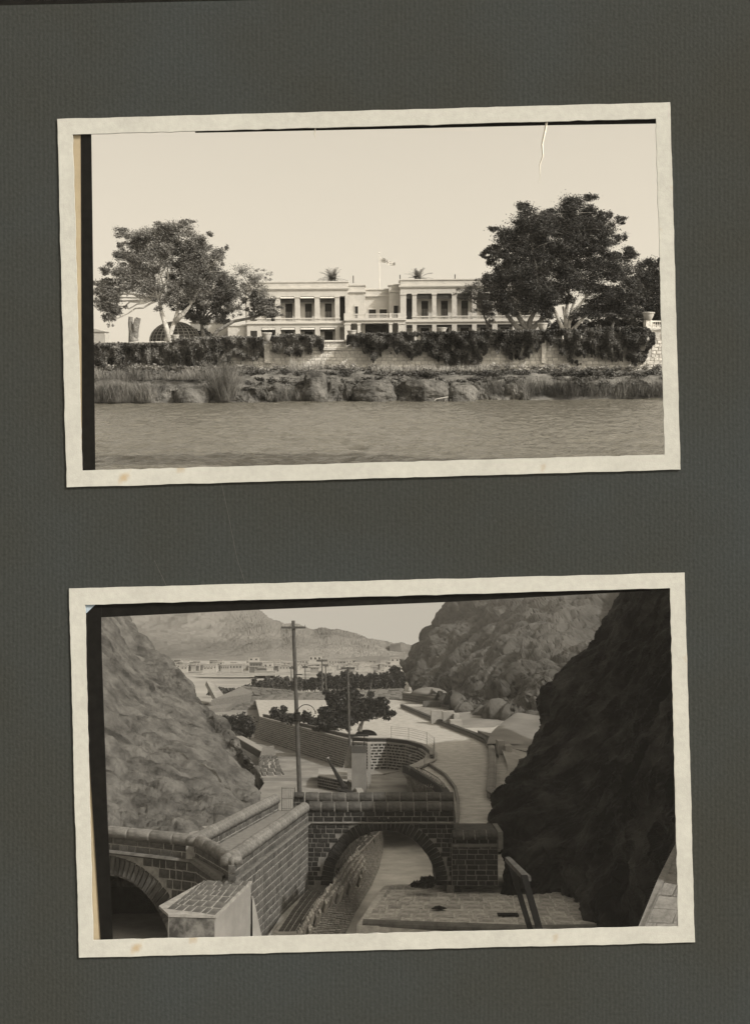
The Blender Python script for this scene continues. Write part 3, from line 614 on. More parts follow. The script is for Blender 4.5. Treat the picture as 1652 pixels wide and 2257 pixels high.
# palms behind roof
palm = leafmat('palm_leaf', .16, .3)
bark_l = mat('pale_bark', .42, .3, 5, bump=.5); bark_d = mat('grey_bark', .16, .4, 5, bump=.6)
def palm_tree(px, py, Y, r, lab):
    c = a_(px, py, Y); t_ = thing('palm_tree', lab, 'palm tree', Vector((c.x, c.y, GZ)), 'palms behind the mansion roof'); MB().tube([(c.x, c.y, GZ), c], [.12, .09], 8).build('trunk', bark_d, t_)
    V = []; R = r*Y/F; rr = np.random.default_rng(int(px))
    for q in range(46):
        a = rr.uniform(0, 2*math.pi); el = rr.uniform(-.1, 1.4); L = R*rr.uniform(.8, 1.15); d = np.array([math.cos(a)*math.cos(el), math.sin(a)*math.cos(el), math.sin(el)])
        prev = np.array(c)
        for s in range(7):
            t = (s+1)/7; pt = np.array(c)+d*L*t+np.array([0, 0, -.35*L*t*t]); e = (pt-prev)
            side = np.cross(e, [0, 0, 1.]); side /= (np.linalg.norm(side)+1e-6)
            for sg in (-1, 1):
                for h in range(2):
                    b = prev+e*(.5*h); tip = b+side*sg*L*.16*(1.1-.6*t)+e*.9-np.array([0, 0, .03*L]); V.append([b, b+e*.28, tip, tip-e*.08])
            prev = pt
    npmesh('crown', np.array(V), palm, t_)
palm_tree(733, 616, 46.5, 42, 'palm crown rising behind the left wing roof'); palm_tree(921, 615, 46.5, 38, 'palm crown rising behind the right wing roof')
# outbuildings at left
def hut(px0, px1, yr, ye, yb, Y, lab, m, dep=40):
    k2 = Y/F; t_ = thing('outbuilding', lab, 'building', a_((px0+px1)/2, yb, Y)); x0, x1 = (px0-CX)*k2, (px1-CX)*k2; z0, ze, zr = GZ, a_((px0+px1)/2, ye, Y).z, a_((px0+px1)/2, yr, Y).z; d = dep*k2
    MB().box(x0, x1, Y, Y+d, z0, ze).build('wall', m, t_); mm = MB(); e = 2*k2
    mm.prism([(x0-e, Y-e, ze), (x1+e, Y-e, ze), ((x0+x1)/2, Y-e, zr)] if yr < ye-3 else [(x0-e, Y-e, ze), (x1+e, Y-e, ze), (x1+e, Y-e, zr), (x0-e, Y-e, zr)], (0, d+2*e, 0)); mm.build('roof', roofm, t_); return t_
hut(463, 506, 702, 712, 750, 43, 'small gabled pale outbuilding left of the mansion behind the trees', stucco)
hut(425, 470, 700, 710, 750, 45, 'grey roofed shed behind the second trunk of the left trees', mat('shed_wall', .25, .1))
hut(196, 238, 724, 731, 752, 44, 'low flat building at the far left edge of the garden', mat('grey_stucco', .35, .1))
# ribbed dome hut
dk = 39.0/F; dc = a_(386, 752, 39.0); dh = thing('dome_hut', 'dark ribbed dome shaped lath house behind the left tree trunks', 'garden hut', dc)
rx = 55*dk; rz = 42*dk
mb = MB(); mb.grid(lambda u, v: dc+Vector((-rx*math.cos(math.pi*u)*math.cos(v*1.5), -rx*.6*math.sin(math.pi*u)*math.cos(v*1.5), rz*math.sin(v*1.5))), 28, 10); mb.build('net_cover', mat('dark_netting', .07, .4, 20), dh)
for i in range(13):
    t = math.pi*(i+.5)/13; MB().tube([dc+Vector((-rx*1.01*math.cos(t)*math.cos(v), -rx*.61*math.sin(t)*math.cos(v), rz*1.01*math.sin(v))) for v in np.linspace(0, 1.5, 8)], .014, 5).build('rib', mat('lath', .3), dh)
for v in np.linspace(.15, 1.2, 7): MB().tube([dc+Vector((-rx*1.015*math.cos(t)*math.cos(v), -rx*.615*math.sin(t)*math.cos(v), rz*1.015*math.sin(v))) for t in np.linspace(0, math.pi, 20)], .008, 4).build('hoop', mat('lath', .3), dh)
# pollard stump
s0 = a_(294, 752, 38); stp = thing('tree_stump', 'bare pollarded tree stump with two upright cut limbs at left', 'tree stump', s0)
MB().tube([s0, a_(290,730,38), a_(287,712,38), a_(288,698,38)], [.17,.10,.075,.07], 9).build('limb', bark_d, stp); MB().tube([a_(296,742,38), a_(299,725,38), a_(305,700,38)], [.13,.1,.08], 9).build('limb', bark_d, stp)
MB().tube([a_(297,728,37.95), a_(296,716,37.9), a_(300,702,37.9)], [.08,.05,.05], 8).build('limb', bark_d, stp)
# trees
def tree(name, lab, trunks, blobs, Y, n, leaf, lm, bm, depth=1.0, clump=.3, group=None, cat='tree', shell=.5, seed=1, twigs=0, at=a_, leaders=3, r0=.10):
    b = at(*trunks[0][0], Y); t_ = thing(name, lab, cat, b, group); 
    mb = MB(); random.seed(seed); tips = []; s = Y/F
    for tr in trunks:
        pts = [at(*p, Y+(q*.15*s*10 if q else 0)) for q, p in enumerate(tr)]; rr0 = (tr[0][2] if len(tr[0]) > 2 else 1) if False else 1
        m = len(pts); mb.tube(pts, [r0*(1-.55*i/(m-1)) for i in range(m)], 9); tips.append(pts[-1])
    mb.build('trunk', bm, t_, smooth=True)
    lb = MB()
    for bl in blobs:
        c = at(bl[0], bl[1]+bl[3]*.2, Y+(bl[4] if len(bl) > 4 else 0)); near = sorted(tips, key=lambda q: (q-c).length)[:1]
        limb(lb, near[0], c, r0*.36, r0*.12, .12)
        for q in range(leaders):
            e = c+Vector((random.uniform(-1, 1)*bl[2]*s, random.uniform(-.6, .6)*bl[2]*s, random.uniform(-.4, 1)*bl[3]*s)); limb(lb, c, e, r0*.13, r0*.03, .15, 4, 4)
        for q in range(twigs):
            e = c+Vector((random.uniform(-1.1, 1.1)*bl[2]*s, random.uniform(-.6, .6)*bl[2]*s, random.uniform(-1, 1.1)*bl[3]*s)); limb(lb, c, e, r0*.10, r0*.02, .3, 4, 5)
    lb.build('branches', bm, t_)
    npmesh('crown', leaves(blobs, n, leaf, at, Y, depth, clump, seed, shell, sat=5), lm, t_); return t_
def lp(p, q): return p
tl = leafmat('olive_leaf', .14, .4); tl2 = leafmat('olive_leaf_dark', .10, .4); td = leafmat('ficus_leaf', .033, .5); td2 = leafmat('ficus_leaf_light', .06, .5)
tree('broad_tree', 'broad grey-green tree at left with two pale leaning trunks', [[(366,752),(375,735),(386,705),(392,680)],[(372,752),(366,720),(356,690),(350,660)],[(385,708),(405,690),(420,672)]],
     [(325,520,58,26),(395,512,58,28),(430,535,40,30),(305,560,42,36),(350,575,52,42),(408,575,50,44),(448,590,48,44),(290,625,52,32),(245,650,38,28),(232,675,24,22),(335,630,56,34),(395,640,50,36),(255,682,24,18),(440,640,46,34),(370,665,34,20),(225,625,22,16),(350,540,34,26),(420,560,40,30),(300,600,40,26),(270,560,26,24),(245,700,16,20),(480,560,24,26),(420,605,40,30),(270,600,40,26),(380,500,40,16),(228,640,26,22),(218,668,18,20),(300,535,30,22)], 38.0, 140000, .025, tl, bark_l, group='trees in the mansion garden', seed=4, clump=.36, shell=.45)
tree('broad_tree', 'darker drooping tree right of the two leaning trunks, left of the mansion', [[(448,752),(447,735),(444,712)]],
     [(470,610,44,42),(485,650,40,40),(440,665,40,38),(478,690,38,26),(430,695,34,22),(510,640,28,40)], 38.6, 42000, .027, tl2, bark_d, group='trees in the mansion garden', seed=5, clump=.3)
tree('sparse_tree', 'sparse thin leaved tree reaching in front of the mansion left corner', [[(462,752),(480,728),(515,708),(556,700),(580,690)]],
     [(530,596,34,20),(560,612,34,22),(578,640,22,26),(540,640,34,26),(520,675,26,20),(572,655,34,18)], 37.6, 6500, .020, tl, bark_d, group='trees in the mansion garden', seed=6, twigs=30, clump=.4, shell=.3, r0=.07)
tree('hanging_branch', 'dark leafy branch hanging across the left wing veranda', [[(556,702),(575,695)],[(556,702),(562,676)]], [(585,680,34,22),(562,668,24,24),(604,692,18,12)], 37.5, 11000, .026, tl2, bark_d, seed=8, cat='tree', clump=.4, r0=.04)
tree('multistem_tree', 'very dark tree with bare forked lower limbs left of the white trunked tree', [[(1160,732),(1140,722),(1125,705),(1110,685)],[(1160,732),(1152,712),(1140,695),(1135,680)],[(1162,732),(1168,705),(1182,680)],[(1165,732),(1185,712),(1210,690)]],
     [(1165,486,50,36),(1122,530,50,34),(1205,500,36,40),(1165,545,58,42),(1100,560,34,18),(1110,600,40,36),(1105,640,40,38),(1150,610,56,44),(1160,660,60,36),(1110,675,40,24),(1195,640,46,50)], 38.2, 120000, .028, td, bark_d, group='big trees at the right end', seed=9, clump=.36, r0=.11)
tree('white_trunk_tree', 'huge dark tree with a fan of white bare trunks at right', [[(1248,735),(1245,700),(1240,675)],[(1250,735),(1256,695),(1266,660)],[(1244,735),(1224,690),(1208,660)],[(1254,735),(1280,706),(1306,672)],[(1250,720),(1262,690),(1290,655)],[(1246,722),(1248,680),(1252,650)]],
     [(1265,462,56,34),(1225,500,56,36),(1305,500,52,36),(1260,545,70,46),(1330,540,48,30),(1210,575,56,44),(1310,590,62,46),(1365,590,44,40),(1250,620,66,42),(1320,645,60,40),(1380,640,40,44),(1220,650,44,30),(1370,680,44,28),(1260,500,60,40),(1330,500,40,34),(1180,600,40,50),(1290,690,60,24)], 38.6, 170000, .028, td, bark_l, group='big trees at the right end', seed=10, clump=.34, r0=.075)
tree('garden_tree', 'smaller tree with two thin grey trunks behind the urn at right', [[(1322,735),(1320,710),(1318,690)],[(1345,735),(1352,705),(1356,685)]], [(1340,668,44,30,.3),(1385,690,36,26,.3),(1410,640,24,30,.3)], 39.4, 36000, .028, td2, bark_d, group='big trees at the right end', seed=12, r0=.06)
tree('garden_tree', 'dense dark tree against the right picture edge', [[(1430,735),(1432,700)]], [(1425,590,36,34),(1460,600,40,44),(1430,640,44,44),(1470,660,40,50),(1430,690,44,34),(1500,640,40,60)], 39.8, 70000, .028, td, bark_d, group='big trees at the right end', seed=13)
tree('sparse_tree', 'thin leaved shrubby tree before the right wing of the mansion', [[(1075,745),(1072,710),(1060,680)]], [(1040,635,34,22),(1060,660,32,26),(1025,650,20,18),(1070,630,26,24),(1075,685,24,26)], 39.6, 9000, .022, tl2, bark_d, group='trees in the mansion garden', seed=14, twigs=9, clump=.4, shell=.3, r0=.05)
# hedge in garden behind wall, right
for q, (x0, x1, t0, b0) in enumerate(((1210,1440,700,740),(395,470,722,752))):
    bl = [(x, (t0+b0)/2, 22, (b0-t0)/2) for x in range(x0, x1, 26)]
    o = npmesh('hedge', leaves(bl, 9000, .045, a_, 40.6+q, 1, .4, 20+q), td, base=a_(x0, b0, 40)); tagtop(o, ('dark hedge behind the white trunks at right', 'low hedge behind the second left trunk')[q], 'hedge')
# bank planting
gl = leafmat('bank_leaf', .11, .5); gl2 = leafmat('bank_leaf_dark', .06, .5); reed = mat('reed_blade', .15, .5, 1.5, .7)
bl = [(x, 826+random.uniform(-3, 3), 20, random.uniform(7, 13), random.uniform(-.1, .5)) for x in range(190, 1500, 13)]+[(x, 840+random.uniform(-4, 6), 15, random.uniform(4, 12), -1.2) for x in range(470, 1080, 26)]+[(x, 838+random.uniform(-3, 4), 16, 8, -.3) for x in list(range(200, 480, 12))+list(range(590, 700, 12))+list(range(1040, 1500, 12))+list(range(800, 980, 40))]
o = npmesh('ground_cover', leaves(bl, 60000, .035, a_, 33.8, 1.0, .5, 31), gl2, base=a_(826, 826, 34)); tagtop(o, 'low weeds and creepers covering the bank between wall and boulders', 'ground cover', kind='stuff')
bl = [(x, 812+random.uniform(-4, 4), 16, random.uniform(5, 10)) for x in list(range(200, 560, 14))+list(range(560, 1100, 24))+list(range(1000, 1480, 30))]
o = npmesh('flowering_weeds', leaves(bl, 16000, .03, a_, 34.6, .6, .5, 32), leafmat('pale_weed', .2, .5), base=a_(826, 812, 34)); tagtop(o, 'paler flowering weeds at the foot of the riverside wall', 'weeds', kind='stuff')
def reeds(lab, px0, px1, yb, h, n, Y, seed, m=reed, lean=.28):
    bs = [(a_(random.uniform(px0, px1), yb, Y+random.uniform(-.2, .3)), .15) for _ in range(int((px1-px0)/2)+2)]
    o = npmesh('reeds', blades(bs, n, h*Y/F, .006, seed, lean), m, base=a_((px0+px1)/2, yb, Y)); tagtop(o, lab, 'reeds', 'reeds and grasses on the river bank', kind='stuff')
reeds('tall pale reeds at the left end of the river bank', 200, 335, 888, 60, 3600, 31.9, 1)
reeds('tall fan shaped reed clump between the left boulders', 482, 512, 885, 92, 1500, 31.8, 2, lean=.30)
reeds('dry stems in front of the wall left of the open balustrade', 640, 715, 818, 36, 350, 34.4, 3, mat('dry_stem', .3, .3), .12)
reeds('tangled dark grasses on the right part of the bank', 1070, 1500, 880, 52, 5200, 32.3, 4, mat('dark_grass', .075, .7, 1.5))
bl = [(x, 860+random.uniform(-14, 14), 18, random.uniform(8, 16)) for x in range(1075, 1500, 11)]+[(x, 868+random.uniform(-10, 8), 14, 12) for x in range(200, 310, 12)]
o = npmesh('bank_shrubs', leaves(bl, 30000, .03, a_, 32.5, 1.0, .45, 35), gl2, base=a_(1280, 870, 32.4)); tagtop(o, 'tangled low shrubs along the waterline at the right bank', 'shrubs', kind='stuff')
reeds('thin grasses before the pale wall in the middle', 820, 1090, 820, 22, 1300, 34.3, 5, mat('dry_stem', .3, .3), .2)
reeds('grasses under the first ivy mass at left', 200, 470, 838, 30, 3000, 33.2, 6, mat('mid_grass', .15, .5, 1.5))
reeds('trailing grasses over the rocks left of centre', 590, 720, 884, 34, 1500, 32.0, 7, mat('mid_grass', .15, .5, 1.5))
#PARTB_BEGIN
# ============================================================ SCENE B : ROCKY VALLEY WITH ARCHED BRIDGE
FR = FB; b_ = FB.at; g_ = FB.gd; GK = .47
ZC, ZD, ZS, ZF, ZCH, ZR = -10.1, -11.25, -11.55, -16.0, -18.5, -12.8     # cap, deck, string, lower floor, channel, road
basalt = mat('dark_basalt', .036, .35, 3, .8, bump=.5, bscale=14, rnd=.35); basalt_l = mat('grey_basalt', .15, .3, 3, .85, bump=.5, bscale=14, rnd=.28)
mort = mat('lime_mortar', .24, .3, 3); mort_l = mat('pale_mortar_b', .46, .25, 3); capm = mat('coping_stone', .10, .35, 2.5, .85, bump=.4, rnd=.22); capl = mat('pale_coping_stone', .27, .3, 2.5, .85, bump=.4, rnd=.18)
plaster = mat('lime_plaster', .42, .2, .35, .9, bump=.2); dust = mat('valley_dust', .36, .22, .16, .95, bump=.3, bscale=1.5)
road_m = mat('gravel_road', .56, .22, .8, .95, bump=.5, bscale=3.5); string_m = mat('string_stone', .20, .3, 2)
V3 = lambda p, z: Vector((p[0], p[1], z))
def sheet(name, pts, m, kind='structure', lab=None, cat=None, d=.5):
    mb = MB(); mb.prism([Vector(p) for p in pts][::-1], (0, 0, -d)); o = mb.build(name, m, base=pts[0]); tagtop(o, lab, cat, None, kind); return o
# ground
mb = MB(); mb.grid(lambda u, v: Vector(((u-.5)*2*(60+v*v*1700), 44+v*v*3600, -18.7 if v < .05 else (-18.7 if 44+v*v*3600 < 240 else -15.0)+ (noise.noise(Vector((u*40, v*40, 1)))*.25 if v > .3 else 0))), 60, 120)
o = mb.build('valley_floor', dust, base=(0, 44, -18.7)); tagtop(o, kind='structure')
# lower yard (left of bridge and behind it)
sheet('yard_ground', [Vector(p) for p in ((-46,62,ZF),(-7.4,66,ZF),(-4.9,82,ZF),(-5.3,112,ZF),(9,113,ZF),(9,172,ZF),(-1,185,ZF),(-14,240,ZF),(-16,300,ZF),(-90,300,ZF))], mat('yard_dust', .34, .25, .3, .95, bump=.4, bscale=2))
# road plateau
pl = [(572,1579),(640,1597),(700,1613),(772,1636),(812,1637),(852,1636),(892,1640),(925,1649),(943,1658),(946,1668),(934,1681),(912,1689),(935,1696),(965,1714),(990,1742),(1003,1780),(1008,1822)]
PL = [g_(x, y, -ZR) for x, y in pl]
right = [(5.6,80.2,ZR),(8.3,80.3,ZR),(8.9,84,ZR),(12,90,ZR),(30,110,ZR),(36,200,ZR),(40,300,ZR),(-30,300,ZR)]
o = sheet('road', PL+[Vector(p) for p in right], road_m, d=.6)
# terraces and far dam at the end of the yard
dam = thing('stone_dam', 'stepped masonry dam across the valley behind the dark tree', 'dam', b_(700, 1556, 300))
def quadP(a, b_0, c, d): return lambda u, v: a.lerp(b_0, u).lerp(d.lerp(c, u), v)
def slabq(root, name, q, m, t=.8):
    q = [Vector(p) for p in q]; n = (q[1]-q[0]).cross(q[3]-q[0]).normalized(); return MB().prism(q, -n*t).build(name, m, root)
def Pq(*q): q = [Vector(p) for p in q]; return lambda u, v: q[0].lerp(q[1], u).lerp(q[3].lerp(q[2], u), v)
q = [b_(515,1560,292), b_(892,1545,300), b_(888,1517,315), b_(548,1531,310)]
slabq(dam, 'face', q, mort, 3)
st = Stones(dam, basalt_l, 'stone', 120, 9); courses(st, Pq(*q), 9, 2.6, gap=.22, thick=.3, proud=.05); st.done()
q = [b_(466,1543,285), b_(555,1528,300), b_(556,1524,303), b_(532,1514,306)]; slabq(dam, 'side_terrace', q, mort, 3)
q2 = [b_(505,1562,290), b_(548,1531,309.5), b_(600,1530,312), b_(533,1513,313)]
for (x0,y0,Y0),(x1,y1,Y1),(x2,y2,Y2),(x3,y3,Y3) in (((452,1562,280),(500,1560,286),(545,1532,309),(470,1540,300)),((530,1532,306),(650,1529,312),(640,1521,316),(533,1512,314))):
    slabq(dam, 'terrace', [b_(x0,y0,Y0), b_(x1,y1,Y1), b_(x2,y2,Y2), b_(x3,y3,Y3)], mort, 2)
st = Stones(dam, basalt_l, 'stone', 60, 9); courses(st, Pq(b_(530,1532,305.5), b_(650,1529,311.5), b_(640,1521,315.5), b_(533,1512,313.5)), 5, 2.4, gap=.25, thick=.3, proud=.05); st.done('coursework')
lw = g_(480, 1590, 16); ap = sheet('apron', [b_(430,1600,262), b_(520,1610,262), b_(700,1590,282), b_(740,1556,296), b_(500,1562,294), b_(470,1575,280)], mat('pale_apron', .34, .12, .2), lab=None)
q = [b_(452,1510,330), b_(470,1515,330), b_(505,1560,300), b_(478,1560,300)]
t_ = thing('ramp_wall', 'narrow pale ramp wall beside the left hill foot above the dam', 'wall', q[2]); slabq(t_, 'face', q, plaster, 1.2)
# ---- generic masonry wall with parapet
def masonry(root, a, b, z0, z1, rows, sl, stm, cm, t=.6, off=0, bat=0, cap=None, capl_=.8, gap=.045, limit=250, minu=8, skip=None, core=mort, name='stone', st=None, capw=.62):
    wall_core(a, b, z0, z1, t, core, root, 'wall_core', off, bat)
    s_ = st or Stones(root, stm, name, limit, minu)
    if rows: courses(s_, seg(a, b, z0, z1, off, bat), rows, sl, gap=gap, thick=.10, proud=.03, skip=skip)
    if not st: s_.done()
    if cap:
        c_ = Stones(root, cm, 'coping_stone', 120, 5); d = (Vector((b[0],b[1],0))-Vector((a[0],a[1],0))).normalized(); n = Vector((d.y, -d.x, 0))*(off-.27+.03)
        coping(c_, (a[0]+n.x, a[1]+n.y), (b[0]+n.x, b[1]+n.y), cap[0], cap[1], capw+.08, capl_); c_.done('coping')
def string(root, a, b, z0, z1, out, m, off=0):
    a = Vector((a[0], a[1], 0)); b = Vector((b[0], b[1], 0)); d = (b-a).normalized(); n = Vector((d.y, -d.x, 0)); mb = MB()
    k_ = max(2, int((b-a).length/1.2)); 
    prof = [(-.05, z0), (out*.7, z0+.02), (out, (z0+z1)/2), (out*.75, z1), (-.05, z1+.01)]
    pts = []
    for i in range(k_+1):
        p = a.lerp(b, i/k_); pts += [p+n*(off+o_+random.uniform(-.008,.008))+Vector((0, 0, z)) for o_, z in prof]
    m5 = len(prof); fs = [(i*m5+j, (i+1)*m5+j, (i+1)*m5+j+1, i*m5+j+1) for i in range(k_) for j in range(m5-1)]+[tuple(range(m5)), tuple(k_*m5+j for j in range(m5-1, -1, -1))]
    mb.add(pts, fs); return mb.build('string_course', m, root)
# ---- bridge
br = thing('stone_bridge', 'dark basalt bridge with one wide arch and rounded copings across the channel', 'bridge', b_(840, 1950, 80))
Yb = 80.0; kb = Yb/F
X = lambda px: (px-CX)*kb; Zb = lambda py: b_(CX, py, Yb).z
Xl, Xr = X(682), X(996); ac = X(846); aw = X(956)-ac; zb = Zb(1952); ah = Zb(1831)-zb
def ell(t, e=0): return (ac-(aw+e)*math.cos(t), zb+(ah+e)*math.sin(t))
pts = [(Xl,Yb,zb-2.6),(Xl,Yb,ZS),(Xr,Yb,ZS),(Xr,Yb,zb)]+[(ell(t)[0],Yb,ell(t)[1]) for t in np.linspace(math.pi, 0, 30)]+[(ell(0)[0],Yb,zb-2.6)]
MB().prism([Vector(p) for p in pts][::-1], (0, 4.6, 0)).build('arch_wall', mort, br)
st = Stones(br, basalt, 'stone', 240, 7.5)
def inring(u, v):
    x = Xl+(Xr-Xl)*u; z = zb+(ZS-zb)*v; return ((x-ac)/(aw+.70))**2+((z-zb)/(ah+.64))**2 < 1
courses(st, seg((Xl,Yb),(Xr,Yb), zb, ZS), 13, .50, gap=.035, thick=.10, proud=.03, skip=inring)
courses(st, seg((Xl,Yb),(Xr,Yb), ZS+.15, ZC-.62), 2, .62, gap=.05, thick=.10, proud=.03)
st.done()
vs_ = Stones(br, basalt, 'voussoir', 90, 3)
nv = 41
for i in range(nv):
    t = math.pi*(i+.5)/nv; c = ell(t, .40); p0 = ell(math.pi*i/nv, .40); p1 = ell(math.pi*(i+1)/nv, .40); o1 = ell(t, .78); i1 = ell(t, .02)
    Uv = Vector((p1[0]-p0[0], 0, p1[1]-p0[1])); Vv = Vector((o1[0]-i1[0], 0, o1[1]-i1[1]))
    vs_.put((c[0], Yb-.02, c[1]), Uv*(1-.045/Uv.length), Vector((0,-.16,0)), Vv)
vs_.done()
wall_core((Xl,Yb),(Xr,Yb), ZS, ZC-.6, .6, mort, br, 'parapet_core'); string(br, (Xl,Yb),(Xr,Yb), ZS, ZS+.15, .16, string_m)
c_ = Stones(br, capm, 'coping_stone', 60, 5); coping(c_, (Xl, Yb+.28), (Xr, Yb+.28), ZC-.62, ZC, .74, .86); c_.done('coping')
# rear parapet
Xl2, Xr2 = b_(672,1740,85).x, b_(1000,1740,85).x
wall_core((Xl2,85),(Xr2,85), ZD, ZC-.6, .6, mort, br, 'parapet_core'); c_ = Stones(br, capm, 'coping_stone', 60, 5); coping(c_, (Xl2,85.25),(Xr2,85.25), ZC-.62, ZC, .74, .95); c_.done('coping')
st = Stones(br, basalt, 'stone', 40, 7); courses(st, seg((Xl2,85),(Xr2,85), ZD, ZC-.62), 1, .6, gap=.05, thick=.1, proud=.03); st.done()
st = Stones(br, basalt_l, 'stone', 40, 7)
wall_core((Xr,Yb),(Xr+.02,85.6), ZF, ZC-.6, .5, mort, br, 'end_wall'); courses(st, seg((Xr+.05,Yb),(Xr+.07,85.6), ZD-1.5, ZC-.6), 5, .6, gap=.06, thick=.1, proud=.03); st.done('end_stones')
MB().box(Xl2, Xr, Yb+.6, 85, ZS, ZD).build('bridge_deck', road_m, br)
# right block (lower abutment)
ab = thing('abutment', 'lower square basalt abutment joined to the right end of the bridge', 'wall', b_(1040, 1950, 79.6))
x0, x1 = X(990), X(1088); zt = Zb(1828)
masonry(ab, (x0, 79.55), (x1, 79.55), Zb(1950), zt-.55, 9, .62, basalt, capm, t=3.2, cap=(zt-.56, zt), capl_=.8, limit=120, capw=1.1)
string(ab, (x0-.05, 79.55), (x1+.15, 79.55), Zb(1866), Zb(1859), .15, string_m)
MB().box(x1, x1+.32, 79.2, 83.0, Zb(1868), Zb(1830)).build('end_kerb', string_m, ab); MB().add([V3((x0,79.55),zt-.2),V3((x1,79.55),zt-.2),V3((x1,84),zt-.2),V3((x0,84),zt-.2)],[(0,1,2,3)]).build('top_slab', capm, ab)
# ---- left ramp and its parapets
C0, C1, C2, C3, C4 = (Xl, 80.0), (-7.1, 60.0), (-9.75, 65.9), (-15.4, 69.2), (-22, 71)
rw = thing('ramp_wall', 'long grey masonry wall with rounded coping running from the bridge to the left', 'wall', (C0[0], 80, ZF))
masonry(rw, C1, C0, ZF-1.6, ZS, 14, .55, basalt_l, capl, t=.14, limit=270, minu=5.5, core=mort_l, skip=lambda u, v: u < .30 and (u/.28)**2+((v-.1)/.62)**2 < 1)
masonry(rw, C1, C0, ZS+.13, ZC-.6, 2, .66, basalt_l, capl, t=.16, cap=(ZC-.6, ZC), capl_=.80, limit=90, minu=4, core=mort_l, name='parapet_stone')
string(rw, C1, C0, ZS-.02, ZS+.14, .22, string_m)
# half arch in this wall
d = (Vector((*C0,0))-Vector((*C1,0))).normalized(); n = Vector((d.y, -d.x, 0)); st = Stones(rw, basalt_l, 'voussoir', 40, 3); L0 = 6.0
def arcp(t, e): return Vector((*C1,0))+d*((4.4+e)*math.cos(t)+.1)+n*.03+Vector((0,0,ZF-.6+(2.6+e)*math.sin(t)))
for i in range(22):
    t = (math.pi/2)*(i+.5)/22; Uv = arcp((math.pi/2)*(i+1)/22, .35)-arcp((math.pi/2)*i/22, .35); Vv = arcp(t, .8)-arcp(t, .02); st.put(arcp(t, .4), Uv*.82, n*.14, Vv)
st.done('voussoirs')
MB().prism([arcp(0,0)+n*.005, arcp(.4,0)+n*.005, arcp(.8,0)+n*.005, arcp(1.2,0)+n*.005, arcp(1.57,0)+n*.005, Vector((*C1,ZF-1.5))+n*.005, arcp(0,0)+n*.005-Vector((0,0,.9))], n*.02).build('arch_shade_plate', mat('arch_shade_black', .012, .2), rw)  # flat black plate on the wall, painting the shade of the arch hollow
# cross piece and left arched wall
lwall = thing('arched_wall', 'stone parapet wall with a dark arch at the lower left of the valley', 'wall', V3(C2, ZF))
for a, b in ((C2, C1), (C3, C2), (C4, C3)):
    masonry(lwall, a, b, ZS+.13, ZC-.6, 2, .8, basalt_l, capl, t=(.16 if b is C1 else .5), cap=(ZC-.6, ZC), capl_=1.5, limit=60, core=mort_l, minu=6, name='parapet_stone'); string(lwall, a, b, ZS-.05, ZS+.16, .35, string_m)
aC = b_(238, 2112, 68.6); ra, rh = 150*68.6/F, 168*68.6/F
def in2(a, b, z0, z1, e=1.15):
    def f(u, v): x = a[0]+(b[0]-a[0])*u; z = z0+(z1-z0)*v; return ((x-aC.x)/(ra+e))**2+((z-aC.z)/(rh+e))**2 < 1
    return f
for a, b in ((C2, C1), (C3, C2), (C4, C3)):
    z0 = ZF-2.4
    # core with the arch cut: columns
    mb = MB(); K = 40; A = Vector((a[0],a[1],0)); B = Vector((b[0],b[1],0)); dd = (B-A).normalized(); nn = Vector((dd.y,-dd.x,0))
    for i in range(K):
        p = A.lerp(B, i/K); q = A.lerp(B, (i+1)/K); 
        tk0 = min(1.2, .12+(p-Vector((*C1,0))).length*.25)
        def zz(x): 
            e = 1-((x-aC.x)/ra)**2; return max(z0, aC.z+rh*math.sqrt(e)) if e > 0 else z0
        zp, zq = zz(p.x), zz(q.x)
        mb.hexa([p+Vector((0,0,zp)), q+Vector((0,0,zq)), q-nn*tk0+Vector((0,0,zq)), p-nn*tk0+Vector((0,0,zp))]+[p+Vector((0,0,ZS)), q+Vector((0,0,ZS)), q-nn*tk0+Vector((0,0,ZS)), p-nn*tk0+Vector((0,0,ZS))])
    mb.build('wall_core', mort_l, lwall)
    st = Stones(lwall, basalt_l, 'stone', 120, 6); courses(st, seg(a, b, z0, ZS), 13, .62, gap=.06, thick=.10, proud=.03, skip=in2(a, b, z0, ZS)); st.done()
st = Stones(lwall, basalt_l, 'voussoir', 60, 3)
for i in range(24):
    t = math.pi*(.18+.5*i/24); 
    def ap(t, e):
        x = aC.x+(ra+e)*math.cos(t); z = aC.z+(rh+e)*math.sin(t)
        for a, b in ((C2, C1), (C3, C2), (C4, C3)):
            if a[0] <= x <= b[0]: y = a[1]+(b[1]-a[1])*(x-a[0])/(b[0]-a[0]); return Vector((x, y-.05, z))
        return Vector((x, 62, z))
    dt = math.pi*.5/24; Uv = ap(t-dt/2, .55)-ap(t+dt/2, .55); Vv = ap(t, 1.05)-ap(t, .03); st.put(ap(t, .55), Uv*.85, Vector((0,-.16,0)), Vv)
st.done('voussoirs')
MB().hexa([Vector(v) for v in ((-24,70.0,ZF-2.35),(-9.9,66.2,ZF-2.35),(-9.9,75,ZF-2.35),(-24,75,ZF-2.35),(-24,70.0,ZF-2.3),(-9.9,66.2,ZF-2.3),(-9.9,75,ZF-2.3),(-24,75,ZF-2.3))]).build('added_vault_floor', mat('floor_painted_shade', .03, .4), lwall)  # added plate; its near-black colour is painted shade under the arch
MB().box(-24, -8.0, 74, 75, ZF-2.3, ZD-.4).build('added_vault_back', basalt, lwall); MB().box(-9.0, -8.5, 66, 75, ZF-2.3, ZD-.4).build('added_vault_side', basalt, lwall)  # back and side walls added to keep the arch dark
qs_ = Stones(lwall, basalt_l, 'quoin', 60, 3); zq = ZF-2
